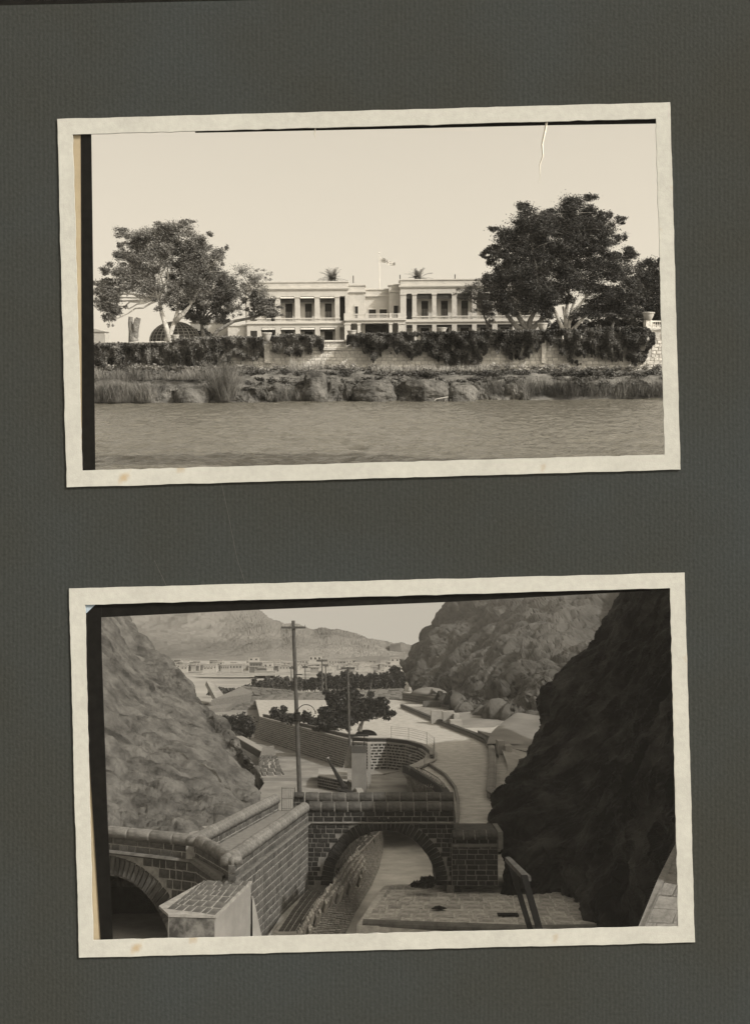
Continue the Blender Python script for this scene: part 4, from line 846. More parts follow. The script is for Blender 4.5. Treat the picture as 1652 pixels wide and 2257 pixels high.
while zq < ZC-.62:
    qs_.put((C1[0]+.02, C1[1]+.10, zq+.2), Vector((.34*random.uniform(.9, 1.1), 0, 0)), Vector((0, -.34, 0)), Vector((0, 0, .37))); zq += .41
qs_.done()
# left parapet of the ramp
lp2 = thing('ramp_parapet', 'low stone parapet with rounded copings along the far side of the ramp', 'wall', V3(C2, ZD)); D0 = (-6.75, 84.3)
masonry(lp2, C2, D0, ZD-.3, ZC-.6, 2, .7, basalt_l, capl, t=.55, cap=(ZC-.6, ZC), capl_=.80, limit=110, minu=4, core=mort_l)
sheet('ramp_deck', [V3(C1,ZD)+Vector((-.5,.3,0)), V3(C0,ZD)+Vector((-.3,.4,0)), Vector((-4.9,85,ZD)), V3(D0,ZD)+Vector((-.3,0,0)), V3(C2,ZD)+Vector((-.3,.3,0))], mat('deck_gravel', .30, .15, 2, .95, bump=.3), d=.4)
sheet('left_deck', [V3(C2,ZD), V3(C3,ZD), V3(C4,ZD), Vector((-24,76,ZD)), Vector((-10,78,ZD))], dust, d=.4)
# gate
gt = thing('iron_gate', 'small iron bar gate at the end of the ramp beside the tall pole', 'gate', b_(622, 1776, 84)); irn = mat('dark_iron', .03, .3, 5, .6); pal = mat('painted_iron', .3, .2)
x0, x1 = b_(621,1750,84).x, b_(649,1750,84).x; z0, z1 = ZD+.03, b_(CX,1736,84).z
for i in range(8): xx = x0+(x1-x0)*i/7; MB().box(xx-.02, xx+.02, 84, 84.04, z0, z1).build('bar', irn if i in (0,7) else pal, gt)
for zz in (z0+.1, (z0+z1)/2, z1-.08): MB().box(x0, x1, 84.045, 84.07, zz, zz+.05).build('rail', pal, gt)
t_ = thing('stone_wall', 'short dark wall piece between the gate and the bridge parapet', 'wall', (-5.6, 84.6, ZD)); masonry(t_, (-5.72,84.4), (-4.95,84.4), ZD, ZC-.3, 3, .5, basalt, capm, t=.5, limit=10, cap=(ZC-.3, ZC+.1), capl_=.8)
# ---- block at the lower left
bk = thing('stone_pier', 'big plastered pier with sloping stone paved top at the lower left', 'pier', b_(420, 2060, 57))
T = [b_(371,2016,55.5), b_(475,2019,55.5), b_(553,1943,60.5), b_(449,1943,60.5)]; T0 = b_(350,1998,56.6)
low = Vector((0,0,-4.5)); rgt = mat('smooth_plaster', .40, .15, .8, .9, bump=.15); stained = mat('shaded_front_plaster', .20, .6, 1.3, .9, lo=.4, hi=.6)  # pier front gets darker plaster: its shaded side is put into the colour
MB().hexa([T[0]+low, T[1]+low, T[2]+low, T[3]+low]+T).build('pier_body', rgt, bk)
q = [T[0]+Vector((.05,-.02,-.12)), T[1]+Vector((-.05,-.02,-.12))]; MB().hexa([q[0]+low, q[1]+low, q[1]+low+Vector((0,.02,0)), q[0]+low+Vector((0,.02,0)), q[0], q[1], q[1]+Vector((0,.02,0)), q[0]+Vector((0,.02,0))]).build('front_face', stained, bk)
MB().prism([T0+Vector((0,0,.02)), T[0]+Vector((0,-.06,.02)), T[1]+Vector((.05,-.06,.02)), T[2]+Vector((.05,0,.02)), T[3]+Vector((0,0,.02))], (0,0,-.12)).build('top_mortar', mort_l, bk)
st = Stones(bk, mat('paving_stone', .17, .3, 2, .9, bump=.4, rnd=.2), 'paving_stone', 60, 6); courses(st, Pq(T0.lerp(T[0],.5)+Vector((.1,.1,.03)), T[1]+Vector((0,0,.03)), T[2]+Vector((0,0,.03)), T[3]+Vector((0,0,.03))), 6, .42, gap=.07, thick=.06, proud=.03); st.done()
MB().hexa([b_(560,2062,60.3)+low, b_(622,2062,61)+low, b_(560,1990,64)+low*.8, b_(553,1990,64)+low*.8, b_(556,1985,60.6), b_(560,1990,60.7), b_(558,1975,64), b_(553,1975,64)]).build('sloping_base', rgt, bk)
# ---- channel side wall and paving
cw = thing('channel_wall', 'rough stone channel wall sloping from the foreground through the arch', 'wall', g_(700, 2010, 16))
topl = [g_(x, y, 16) for x, y in ((640,2090),(690,2010),(728,1958),(757,1918),(795,1873),(833,1835),(850,1815))]
botl = [g_(x, y, 18.5) for x, y in ((745,2090),(783,2010),(818,1952),(834,1915),(842,1880),(843,1850),(838,1822))]
lefl = [g_(x, y, 15.7) for x, y in ((575,2090),(628,2010),(655,1975),(690,1938),(730,1890),(770,1850),(790,1820))]
def pathP(A, B):
    n = len(A)-1
    def P(u, v):
        x = u*n; i = min(int(x), n-1); t = x-i; return (A[i].lerp(A[i+1], t)).lerp(B[i].lerp(B[i+1], t), v)
    return P
rgh = mat('rough_rubble', .85, .4, 2.4, .95, bump=.9, bscale=5)
Pf = pathP(botl, topl); pts = rockify(Pf, 90, 14, .03, 1.4, 8); mb = MB(); mb.add(pts, [(j*91+i, j*91+i+1, (j+1)*91+i+1, (j+1)*91+i) for j in range(14) for i in range(90)]); mb.build('face_core', rgh, cw)
st = Stones(cw, mat('channel_stone', .80, .4, 3, .9, bump=.5, rnd=.3), 'stone', 150, 5); courses(st, Pf, 7, .5, gap=.11, thick=.16, proud=.10); st.done()
Pt = pathP(topl, lefl); mb = MB(); mb.grid(Pt, 30, 2); mb.build('sloping_top', mat('wall_top_mortar', .6, .25, 1.5, bump=.3), cw)
st = Stones(cw, basalt_l, 'paving_stone', 110, 5); courses(st, lambda u, v: Pt(u*.9+.07, v*.8+.0), 4, .55, gap=.07, thick=.08, proud=.035); st.done('paving')
t_ = thing('concrete_walkway', 'smooth pale ledge at the foot of the ramp wall', 'walkway', g_(640, 2010, 16)); MB().prism([V3(C1,ZF+.2), lefl[0]+Vector((0,0,.1)), lefl[1]+Vector((0,0,.1)), lefl[2]+Vector((0,0,.1)), lefl[3]+Vector((0,0,.1)), V3(C0,ZF+.2)+Vector((.1,0,0))], (0,0,-.6)).build('slab', mat('walkway_cement', .42, .2, 1), t_)
p = g_(641, 1999, 15.9); o = MB().lathe(p, [(.05,0),(.17,.05),(.21,.18),(.17,.32),(.05,.36)], 14).build('stone_ball', plaster, base=p, smooth=True); tagtop(o, 'small round white ball on the ledge at the foot of the ramp wall', 'ball')
sheet('channel_bed', [g_(x, y, 18.55) for x, y in ((700,2110),(860,2110),(1010,1900),(1000,1800),(960,1770),(820,1770),(820,1850))], mat('channel_silt', .9, .2, .35, .9, bump=.25), d=.1)
# ---- paved platform right
pv = thing('paved_platform', 'stone paved platform below the bridge with a thick rounded front edge', 'platform', g_(980, 2030, 16))
F0 = [g_(800,2033,16), g_(1152,2046,16), g_(1000,1951,16), g_(846,1951,16)]
out = [g_(786,2040,16), g_(1500,2060,16), g_(1500,1930,16), g_(1060,1930,16), g_(950,1950,16), g_(880,1950,16), g_(845,1953,16), g_(825,1980,16)]
MB().prism(out, (0,0,-2.4)).build('platform_body', mat('paving_mortar', .85, .25, 2, bump=.3), pv)
pvs = mat('paving_slab', .66, .35, 2, .9, bump=.4, rnd=.22)
st = Stones(pv, pvs, 'paving_stone', 290, 6)
up = Vector((0,0,.02)); courses(st, Pq(F0[0]+up, g_(1140,2034,16)+up, g_(1125,1954,16)+up, g_(858,1954,16)+up), 9, .95, gap=.1, thick=.05, proud=.012, vary=.6)
courses(st, Pq(g_(1140,2040,16)+up, g_(1415,2040,16)+up, g_(1330,1962,16)+up, g_(1126,1954,16)+up), 9, .85, gap=.1, thick=.05, proud=.012, vary=.6)
st.done('paving')
a0 = g_(800,2036,15.95); a1 = g_(1160,2049,15.95); MB().tube([a0, a0.lerp(a1,.5), a1, a1+Vector((6,.2,0))], [.26,.25,.26,.26], 10).build('kerb', mat('kerb_cement', .22, .35, 1.5), pv)
hp = g_(1119, 2016, 15.9); o = MB().box(hp.x-.62, hp.x+.62, hp.y-.35, hp.y+.35, hp.z-.12, hp.z+.03).build('drain_grate', mat('grate_black', .012), base=hp); tagtop(o, 'black rectangular drain opening in the paving near the handrail', 'drain')
rp_ = g_(967, 2003, 15.85); mb = MB(); mb.grid(lambda u, v: rp_+Vector(((u-.5)*.95, (v-.5)*.6*(1-abs(u-.5)), .16*math.sin(math.pi*u)*math.sin(math.pi*v)+.06*noise.noise(Vector((u*6,v*6,1))))), 12, 8); o = mb.build('dark_rag', mat('black_cloth', .012), base=rp_); tagtop(o, 'small dark rag lying on the paved platform', 'rag')
bh = b_(938, 1944, 79); o = npmesh('dark_bush', leaves([(925,1950,22,7),(940,1942,17,12),(950,1948,14,10)], 1600, .13, b_, 79.2, .8, .4, 61), leafmat('bush_black', .02, .4), base=bh); tagtop(o, 'dark scrubby bush under the right foot of the arch', 'bush')
# handrail
hr = thing('wooden_handrail', 'dark timber handrail frame with two leaning posts at the lower right', 'handrail', b_(1180, 2060, 46)); tim = mat('dark_timber', .010, .35, 3, .8); timl = mat('worn_timber', .13, .3, 3)
A, B = b_(1119,1893,50), b_(1160,1936,46.5)
def beam(a, b, w1, w2, m, nm): 
    d = (b-a).normalized(); s = Vector((1,0,0)); f = d.cross(s).normalized(); MB().hexa([a-s*w1-f*w2, a+s*w1-f*w2, a+s*w1+f*w2, a-s*w1+f*w2, b-s*w1-f*w2, b+s*w1-f*w2, b+s*w1+f*w2, b-s*w1+f*w2]).build(nm, m, hr)
beam(A+Vector((.02,0,0)), b_(1172,2062,49), .105, .07, tim, 'post'); beam(b_(1154,1930,46.5), b_(1193,2066,45.6), .12, .08, tim, 'post')
d = (B-A).normalized(); s = Vector((0,0,.1)); MB().hexa([A+Vector((-.13,0,-.1)), A+Vector((.1,0,-.12)), B+Vector((.17,0,-.12)), B+Vector((-.12,0,-.12)), A+Vector((-.12,0,.06)), A+Vector((.08,0,.08)), B+Vector((.17,0,.06)), B+Vector((-.1,0,.04))]).build('top_rail', timl, hr)
# right corner ramp
rc = thing('stone_stair_wall', 'pale sloping stair wall with a raised edge in the lower right corner', 'wall', b_(1440, 2060, 44))
E = [b_(1398,2062,41), b_(1450,1935,45), b_(1490,1855,49), b_(1530,1790,53)]; Q = [b_(1412,2062,40.8), b_(1462,1940,44.8), b_(1499,1862,48.8), b_(1540,1800,52.8)]; W = [b_(1560,2062,40), b_(1560,1960,44), b_(1560,1900,48), b_(1580,1860,52)]
for i in range(3): MB().prism([E[i], Q[i], Q[i+1], E[i+1]], (0,0,-3)).build('raised_edge', mat('edge_stone', .30, .25, 2, bump=.4), rc)
st = Stones(rc, mat('stair_stone', .36, .25, 2, .9, bump=.4, rnd=.12), 'stair_stone', 40, 5); dn = Vector((0,0,-.12))
Pw = pathP([p+dn for p in Q], [p+dn for p in W]); mb = MB(); mb.grid(Pw, 12, 3); mb.build('stair_bed', mort_l, rc)
courses(st, lambda u, v: Pw(v, 1-u) , 12, 2.2, gap=.04, thick=.10, proud=.035, lu=4.4); st.done()
# ---- pole 1 and the other poles
tar = mat('pole_wood', .11, .35, 2, .8, bump=.4)
def pole(px0, py0, px1, py1, Y, r, lab, arm=None, py_arm=None, nins=4):
    a = b_(px1, py1, Y); b = b_(px0, py0, Y); t_ = thing('utility_pole', lab, 'utility pole', a, 'poles carrying wires through the valley'); MB().tube([a, b], [r, r*.7], 10).build('post', tar, t_)
    if arm:
        c = b_(px0+(px1-px0)*.03, py_arm, Y-r*.9); k_ = Y/F; MB().box(c.x-arm*k_, c.x+arm*k_, c.y-.05, c.y+.05, c.z-.08*Y/84, c.z+.06*Y/84).build('crossarm', tar, t_)
        for i in range(nins): x = c.x-arm*k_*.93+2*arm*k_*.93*i/(nins-1); MB().lathe((x, c.y, c.z+.06*Y/84), [(.035*Y/84,0),(.05*Y/84,.05*Y/84),(.02*Y/84,.14*Y/84)], 7).build('insulator', plaster, t_)
    return t_
pt = pole(646,1368,661,1772,84.9,.175,'tall wooden utility pole with a crossarm rising behind the ramp gate',27,1383)
pc = b_(655,1583,84.6); MB().lathe(pc-Vector((0,0,.2)), [(.21,0),(.24,.06),(.21,.12),(.21,.5),(.25,.58),(.2,.62)], 10).build('bracket', irn, pt); cc = [pc+Vector((.0+.62-.62*math.cos(t)*1.1, -.1, .75*math.sin(t)+.2)) for t in np.linspace(.0, 3.0, 16)]
MB().tube(cc, .028, 6).build('lamp_arm', irn, pt); pc2 = b_(650,1487,84.6); MB().tube([pc2, pc2+Vector((.5,0,0))], .03, 6).build('spur', irn, pt)
pole(766,1470,770,1645,152,.17,'thin utility pole standing in front of the dark spreading tree',15,1473,4); pole(709,1454,711,1532,300,.2,'left one of two thin far poles above the dam',12,1456,3)
pole(717,1464,719,1538,292,.2,'right one of two thin far poles above the dam',6,1466,2); pole(672,1468,673,1502,420,.2,'faint distant pole left of the hedge poles',6,1470,2); pole(641.5,1470,642,1500,420,.2,'faint distant pole just left of the tall crossarm pole',5,1472,2)
# ---- long battered wall on the left of the plateau, tank ring, road edge wall
def wallpath(root, pts_, z0, z1, rows, sl, stm, cm, t=.6, bat=0, cap=None, **kw):
    for a, b in zip(pts_[:-1], pts_[1:]): masonry(root, a, b, z0, z1, rows, sl, stm, cm, t=t, bat=bat, cap=cap, **kw)
lg = thing('retaining_wall', 'long battered stone retaining wall running below the spreading tree', 'wall', g_(570, 1630, 16))
pA, pB = g_(572,1582,12.4), g_(771,1633,12.4)
mid = pA.lerp(pB, .5); st = Stones(lg, basalt_l, 'stone', 290, 7); masonry(lg, (pA.x,pA.y), (pB.x,pB.y), ZF, ZR+.3, 12, 1.35, basalt_l, capl, t=1.4, bat=1.0, gap=.12, limit=200, minu=8.5, core=mort_l)
wall_core((pA.x,pA.y),(pB.x,pB.y), ZR+.3, ZR+.55, .9, mat('pale_ledge', .40, .2), lg, 'ledge')
wall_core((pA.x+.5,pA.y+.6),(pB.x+.5,pB.y+.6), ZR+.56, ZR+1.0, .5, basalt_l, lg, 'kerb_wall')
rt = thing('round_tank', 'curved stone wall of the round tank with a broad pale coping', 'tank', g_(870, 1690, 16))
ring = [g_(x, y, 12.5) for x, y in ((774,1636),(812,1638),(852,1637),(892,1641),(922,1649),(940,1660),(938,1671),(922,1681),(896,1692))]
for a, b in zip(ring[:-1], ring[1:]): masonry(rt, (a.x,a.y), (b.x,b.y), ZF, -12.6, 9, .85, basalt, capm, t=.6, gap=.14, limit=40, minu=6, core=mort_l)
def ribbon(root, pts_, w1, w2, z, h, m, name):
    mb = MB(); P_ = [Vector((p.x, p.y, 0)) for p in pts_]
    for i in range(len(P_)-1):
        def nrm(j):
            d = (P_[min(j+1, len(P_)-1)]-P_[max(j-1, 0)]).normalized(); return Vector((d.y, -d.x, 0))
        n0, n1 = nrm(i), nrm(i+1); q = [P_[i]+n0*w1, P_[i+1]+n1*w1, P_[i+1]-n1*w2, P_[i]-n0*w2]
        mb.hexa([Vector((p.x,p.y,z)) for p in q]+[Vector((p.x,p.y,z+h)) for p in q])
    return mb.build(name, m, root)
ribbon(rt, ring, .1, 1.3, -12.62, .2, mat('pale_coping', .42, .2), 'coping'); 
out2 = [g_(x, y, 12.0) for x, y in ((778,1626),(812,1628),(856,1628),(900,1633),(934,1643),(951,1655),(952,1664))]
ribbon(rt, out2, .25, .25, ZR+.05, .75, basalt, 'parapet'); ribbon(rt, out2, .3, .3, ZR+.81, .1, capl, 'parapet_coping')
fe = thing('wire_fence', 'thin wire fence standing on the curved tank parapet', 'fence', g_(930, 1650, 12)); 
fp_ = [g_(x, y, 12.0) for x, y in ((862,1622),(900,1626),(940,1636),(957,1650),(955,1668),(935,1682),(902,1692))]
for i, p in enumerate(fp_): MB().tube([p+Vector((0,0,-.3)), p+Vector((0,0,1.3))], .035, 5).build('post', pal, fe)
for z in (.15, .45, .75, 1.05, 1.25): MB().tube([p+Vector((0,0,z)) for p in fp_], .014, 4).build('wire', pal, fe)
t_ = thing('road_edge_wall', 'low curving dark kerb wall between the paved slope and the road', 'wall', g_(1000, 1780, 12.4))
ew = [g_(x, y, 12.4) for x, y in ((893,1688),(915,1697),(936,1710),(957,1722),(977,1737),(986,1752))]
ribbon(t_, ew, .3, .3, ZR-.3, .75, basalt, 'kerb'); ew2 = [g_(x, y, 12.7) for x, y in ((943,1685),(981,1711),(1003,1740),(1009,1769),(1009,1795),(1006,1822))]; ribbon(t_, ew2, .12, .12, ZR, .35, capl, 'kerb')
t_ = thing('paved_slope', 'sloping paved bank between the round tank and the curving road kerb', 'pavement', g_(898,1720,13.5)); qs = [g_(878,1693,14.0), g_(925,1752,14.4), g_(990,1752,12.9), g_(896,1690,12.9)]; slabq(t_, 'bed', qs, mort_l, 2.2); st = Stones(t_, mat('slope_paving', .42, .3, 2, .9, bump=.4, rnd=.2), 'paving_stone', 120, 6); courses(st, Pq(*qs), 7, .9, gap=.12, thick=.1, proud=.05); st.done()
# sluice pier with gate frame
sp_ = b_(791, 1705, 135); sx = 135/F; sl_ = thing('sluice_pier', 'tall plain plastered sluice pier with a dark lifting frame on top', 'pier', sp_)
MB().box(sp_.x-16*sx, sp_.x+16*sx, 135, 137.4, ZF, b_(791,1646,135).z).build('pier_body', mat('grey_plaster', .27, .15, .8), sl_)
MB().box(sp_.x-16.5*sx, sp_.x+16.5*sx, 134.97, 137.5, b_(791,1660,135).z, b_(791,1646,135).z+.02).build('cap_band', mat('dark_band', .10, .3), sl_)
MB().box(sp_.x+18*sx, sp_.x+25*sx, 138, 141, ZF, b_(791,1640,138).z).build('side_pillar', mat('light_pillar', .42, .2), sl_)
for dx in (-13, 11): MB().box(sp_.x+(dx-1)*sx, sp_.x+(dx+1)*sx, 135.2, 135.4, b_(791,1646,135).z, b_(791,1622,135).z).build('frame_post', irn, sl_)
MB().box(sp_.x-20*sx, sp_.x+20*sx, 135.15, 135.5, b_(791,1624,135).z, b_(791,1620,135).z).build('frame_beam', irn, sl_)
t_ = thing('canopy', 'dark low tarpaulin shape on the ground right of the sluice frame', 'canopy', g_(808, 1618, 12.8)); mb = MB(); c = g_(806,1620,12.8); mb.grid(lambda u, v: c+Vector(((u-.5)*3.3, (v-.5)*3, .8*math.sin(math.pi*u)**.5*math.sin(math.pi*v)**.5)), 12, 8); mb.build('cloth', mat('black_cloth', .012), t_)
# small stone ramp, wall and winch in the yard
def pyr(q, top, root, m, name): MB().hexa(q+top).build(name, m, root)
sr = thing('stone_ramp', 'wedge shaped stone block with sloped brickwork in the yard left of the pole', 'ramp', g_(596, 1712, 16)); fq = [g_(566,1712,16), g_(627,1709,16), g_(609,1668,14.3)+Vector((0,0,0)), g_(573,1666,14.3)]
slabq(sr, 'face_bed', fq, mort_l, .6); bq = [g_(575,1660,14.3), g_(607,1655,14.3)]; slabq(sr, 'top_bed', [fq[3], fq[2], g_(603,1643,14.2), g_(578,1648,14.2)], mort, .6)
st = Stones(sr, basalt_l, 'stone', 90, 5); courses(st, Pq(*fq), 6, .75, gap=.13, thick=.3, proud=.16); st.done()
yw = thing('yard_wall', 'low tapering wall with light coping beside the left hill foot', 'wall', g_(540, 1640, 16)); ya, yb_, yc = g_(512,1622,15), g_(580,1662,15), g_(520,1612,15)
wall_core((ya.x,ya.y),(yb_.x,yb_.y), ZF, -14.9, .9, mat('yard_wall_grey', .14, .3, 1), yw); wall_core((ya.x,ya.y),(yb_.x,yb_.y), -14.9, -14.75, 1.3, mat('pale_coping', .42, .2), yw, 'coping', .1)
yw = thing('yard_wall', 'sloping grey wall foot between the left hill and the wedge block', 'wall', g_(540, 1690, 16)); slabq(yw, 'face', [g_(515,1660,16), g_(572,1706,16), g_(578,1676,15.2), g_(520,1640,15.2)], mat('yard_wall_grey', .14, .3, 1), .5)
cb_ = thing('stone_block', 'low stone block with pale flat top beside the winch lever', 'stone block', g_(722, 1736, 16)); 
q = [g_(700,1736,16), g_(765,1750,16), g_(765,1726,16), g_(702,1718,16)]; z = Vector((0,0,1.3)); MB().hexa(q+[p+z for p in q]).build('core', mort_l, cb_); MB().prism([p+z+Vector((0,0,.05)) for p in q]+[], (0,0,-.03)).build('top', plaster, cb_)
st = Stones(cb_, basalt, 'stone', 60, 5); courses(st, Pq(q[0],q[1],q[1]+z,q[0]+z), 4, .5, gap=.1, thick=.1, proud=.03); st.done()
wl = thing('winch_lever', 'dark inclined iron lever with a white tip in the yard behind the bridge', 'lever', g_(752, 1742, 15.3)); a = b_(722,1672,128); b = b_(760,1740,124); MB().tube([a, a.lerp(b,.5), b], [.12,.2,.34], 8).build('arm', irn, wl); MB().tube([a+Vector((-.05,0,.1)), a+Vector((.12,0,-.3))], .17, 8).build('tip', plaster, wl)
MB().tube([b+Vector((-.8,0,0)), b+Vector((.9,0,-.4))], .22, 8).build('axle', irn, wl)
cv = [g_(x, y, 15.5) for x, y in ((742,1708),(765,1716),(783,1728),(793,1742),(797,1760))]; t_ = thing('curved_kerb', 'white curved kerb in the yard behind the bridge parapet', 'kerb', cv[0]); ribbon(t_, cv, .35, .35, ZF, .5, plaster, 'kerb')
t_ = thing('yard_step', 'long straight low step across the yard behind the gate', 'step', g_(620,1722,16)); q0 = g_(572,1722,16); q1 = g_(705,1720,16); MB().box(q0.x, q1.x, q0.y, q0.y+.7, ZF-.1, ZF+.4).build('slab', mat('pale_apron', .34), t_)
t_ = thing('handrail_bar', 'thin white bar spanning the tank mouth beside the sluice pier', 'rail', g_(800,1706,15.5)); MB().tube([g_(775,1709,15.6), g_(845,1707,15.6), g_(890,1697,14.2), g_(902,1690,13)], .10, 6).build('bar', plaster, t_)
for i, (px, py) in enumerate(((668,1652),(673,1650))): pass
for px, py, lab in ((668,1651,'left one of two tiny dark posts in the yard'),(672.5,1652,'right one of two tiny dark posts in the yard')):
    p = g_(px-2, py+6, 16); o = MB().tube([p, p+Vector((0,0,1.0))], [.1,.08], 6).build('yard_post', irn, base=p); tagtop(o, lab, 'post')
# ---- right parapet along the road
rpw = thing('road_parapet', 'long low dark stone parapet bending along the right side of the road', 'wall', g_(1088, 1735, 12.8))
rpp = [g_(x, y, 12.0) for x, y in ((888,1552),(950,1577),(1010,1600),(1050,1614),(1076,1626),(1087,1640),(1090,1668),(1090,1700),(1088,1738),(1112,1752))]
for a, b in zip(rpp[:-1], rpp[1:]):
    masonry(rpw, (b.x,b.y), (a.x,a.y), ZR-.3, -12.25, 2, .9, basalt, capm, t=-.0+.6, limit=30, minu=6, off=0); 
for i, (a, b) in enumerate(zip(rpp[:-1], rpp[1:])):
    A_ = Vector((a.x,a.y,0)); B_ = Vector((b.x,b.y,0)); dd = (B_-A_).normalized(); nn = Vector((dd.y,-dd.x,0)); c_ = Stones(rpw, capl if i > 4 else capm, 'coping_stone', 40, 5)
    coping(c_, A_-nn*-.28, B_-nn*-.28, -12.28, -11.98, .8, 1.1); c_.done('coping')
    courses_st = Stones(rpw, basalt, 'stone', 30, 6); courses(courses_st, seg(A_, B_, ZR, -12.25, -.02), 2, .9, gap=.1, thick=.08, proud=.05); courses_st.done()
# ---- white tanks
tk = thing('tank_basin', 'white plastered water tanks with stepped blocks below the right cliff', 'tank', g_(1120, 1680, 14))
def Q(name, *pts, m=plaster, t=.6): return slabq(tk, name, [b_(*p) for p in pts], m, t)
gp = mat('grey_tank_plaster', .30, .2, .25, .9); gp2 = mat('mid_tank_plaster', .24, .2, .25, .9)
Q('back_wall', (1002,1612,190),(1060,1620,186),(1132,1576,215),(985,1570,225), m=gp); Q('back_coping', (975,1573,226),(1140,1578,214),(1135,1571,216),(985,1566,228), t=1)
P = ctrl([[b_(1072,1640,150), b_(1120,1640,150), b_(1170,1645,150), b_(1220,1650,150)], [b_(1085,1612,165), b_(1125,1608,166), b_(1165,1608,167), b_(1220,1612,165)], [b_(1118,1584,178), b_(1140,1574,182), b_(1180,1580,180), b_(1225,1584,176)], [b_(1130,1578,190), b_(1142,1572,192), b_(1185,1578,190), b_(1230,1582,188)]])
MB().grid(P, 20, 20).build('domed_face', gp2, tk, smooth=True)
Q('front_slope', (1052,1610,172),(1128,1650,146),(1190,1662,140),(1190,1640,150), m=gp2)
Q('left_basin', (890,1556,262),(1010,1600,200),(1000,1566,225),(930,1560,250), m=plaster)
Q('basin_floor', (1095,1740,120),(1175,1700,130),(1180,1650,146),(1100,1650,146), m=plaster)
P = ctrl([[b_(1093,1730,118), b_(1108,1712,122), b_(1118,1690,128), b_(1104,1650,142)], [b_(1125,1725,124), b_(1150,1704,126), b_(1158,1680,133), b_(1116,1646,145)]]); MB().grid(P, 14, 4).build('curved_wall', plaster, tk, smooth=True)
for x0, x1, yt, yb, Y in ((950,978,1567,1583,205),(976,1000,1569,1588,200),(1000,1012,1574,1588,198),(1098,1112,1634,1660,141),(1113,1128,1644,1656,140),(992,1018,1588,1600,192)):
    a = b_(x0, yb, Y); b = b_(x1, yt, Y); MB().box(a.x, b.x, Y, Y+3, a.z-1.5, b.z).build('plaster_block', plaster, tk)
cw2 = thing('terrace_wall', 'curved dark stone terrace wall at the far end of the road', 'wall', g_(950, 1552, 12.8))
tw = [b_(x, y, Y) for x, y, Y in ((886,1528,300),(920,1527,285),(960,1530,270),(1000,1534,255),(1022,1540,245))]
for a, b in zip(tw[:-1], tw[1:]): masonry(cw2, (a.x,a.y), (b.x,b.y), -16, a.z, 8, 1.6, basalt_l, capl, t=1, gap=.2, limit=20, minu=8, core=mort)
ribbon(cw2, tw, .2, 3.0, tw[0].z, .3, plaster, 'coping')
for x0, x1, yt, yb, Y, m in ((932,970,1546,1556,262,basalt_l),(990,1022,1543,1562,240,basalt),):
    a = b_(x0, yb, Y); b = b_(x1, yt, Y); MB().box(a.x, b.x, Y, Y+2, a.z-1, b.z).build('inner_wall', m, cw2)
hs = thing('white_cairn', 'small whitewashed mound on the terrace below the right cliff', 'mound', b_(960, 1522, 275)); MB().lathe(b_(945,1530,280), [(4.5,0),(3.8,.7),(2.4,1.3),(.5,1.6)], 14).build('mound_body', gp2, hs, smooth=True)
for x, y in ((902,1521),(930,1522)): c = b_(x, y+4, 284); MB().lathe(c, [(.5,0),(.6,.3),(.4,.9),(.1,1.1)], 8).build('whitewashed_stone', plaster, hs)
# ---- rock faces
rk = mat('valley_rock', .125, .6, .45, .95, bump=1.0, bscale=3.2, lo=.36, hi=.62, detail=12); rk2 = mat('cliff_rock', .125, .45, .12, .95, bump=2, bscale=.5, lo=.3, hi=.7, detail=10); rk3 = mat('shaded_cliff_rock', .038, .92, .30, .95, bump=1, bscale=1.6, lo=.46, hi=.66, detail=10)  # near cliff rock: deep shade and lit ledges are put into its colour
colsL = [((-260,1840,68),(-260,1150,160)),((-60,1840,70),(-60,1150,155)),((130,1840,72),(150,1150,150)),((215,1838,73),(222,1240,145)),((290,1840,74),(276,1352,140)),((370,1840,74),(322,1430,134)),((440,1836,75),(392,1500,128)),((500,1815,78),(450,1568,122)),((545,1790,84),(506,1642,114)),((566,1766,90),(546,1700,105)),((574,1756,93),(566,1744,99))]
def rowL(t, bulge=0):
    r = []
    for (x0,y0,Y0),(x1,y1,Y1) in colsL:
        p = b_(x0,y0,Y0).lerp(b_(x1,y1,Y1), t); r.append(p+Vector((bulge*.5, -bulge*.6, bulge*.4)))
    return r
back = [b_(x1,y1,Y1)+Vector((-10,30,-12)) for _, (x1,y1,Y1) in colsL]
foot = [p+Vector((0,-.6,-3)) for p in rowL(0)]
o = rock('left_hill', [foot, rowL(0), rowL(.25, .3), rowL(.5, .4), rowL(.75, .2), rowL(1), back], 420, 380, 1.0, .32, 3, rk, rot=R_(-52), sx=.45, oct=6, ridge=.35, HH=.78, pits=.6, fu=9, vor=.75); tagtop(o, kind='structure')
colsR = [((1108,1842,86),(1110,1742,94),(1162,1680,104),(1192,1600,112),(1206,1540,118),(1262,1470,122),(1332,1400,126),(1385,1300,130),(1440,1180,135))]
edge_ = [b_(*p) for p in colsR[0]]
nearR = [b_(1440,1960,66), b_(1480,1850,63), b_(1520,1700,61), b_(1600,1600,60), b_(1640,1500,60), b_(1680,1400,60), b_(1700,1300,60), b_(1720,1180,62), b_(1740,1000,66)]
midR = [b_(1245,1865,79), b_(1270,1820,80), b_(1310,1740,84), b_(1350,1640,88), b_(1380,1560,92), b_(1430,1470,94), b_(1470,1380,96), b_(1500,1280,98), b_(1540,1120,100)]
farR = [p+Vector((10, 16, -1)) for p in edge_]
def wcol(row, first): return [first+Vector((0,0,-4)), first]+row
emid = [e.lerp(m_, .5)+Vector((-.6,-.4,0)) for e, m_ in zip(edge_, midR)]
mn = [m_.lerp(n_, .5) for m_, n_ in zip(midR, nearR)]
f_ = [b_(1114,1890,80.5), b_(1150,1893,80), b_(1250,1892,79.4), b_(1326,2003,70), b_(1424,2014,67)]
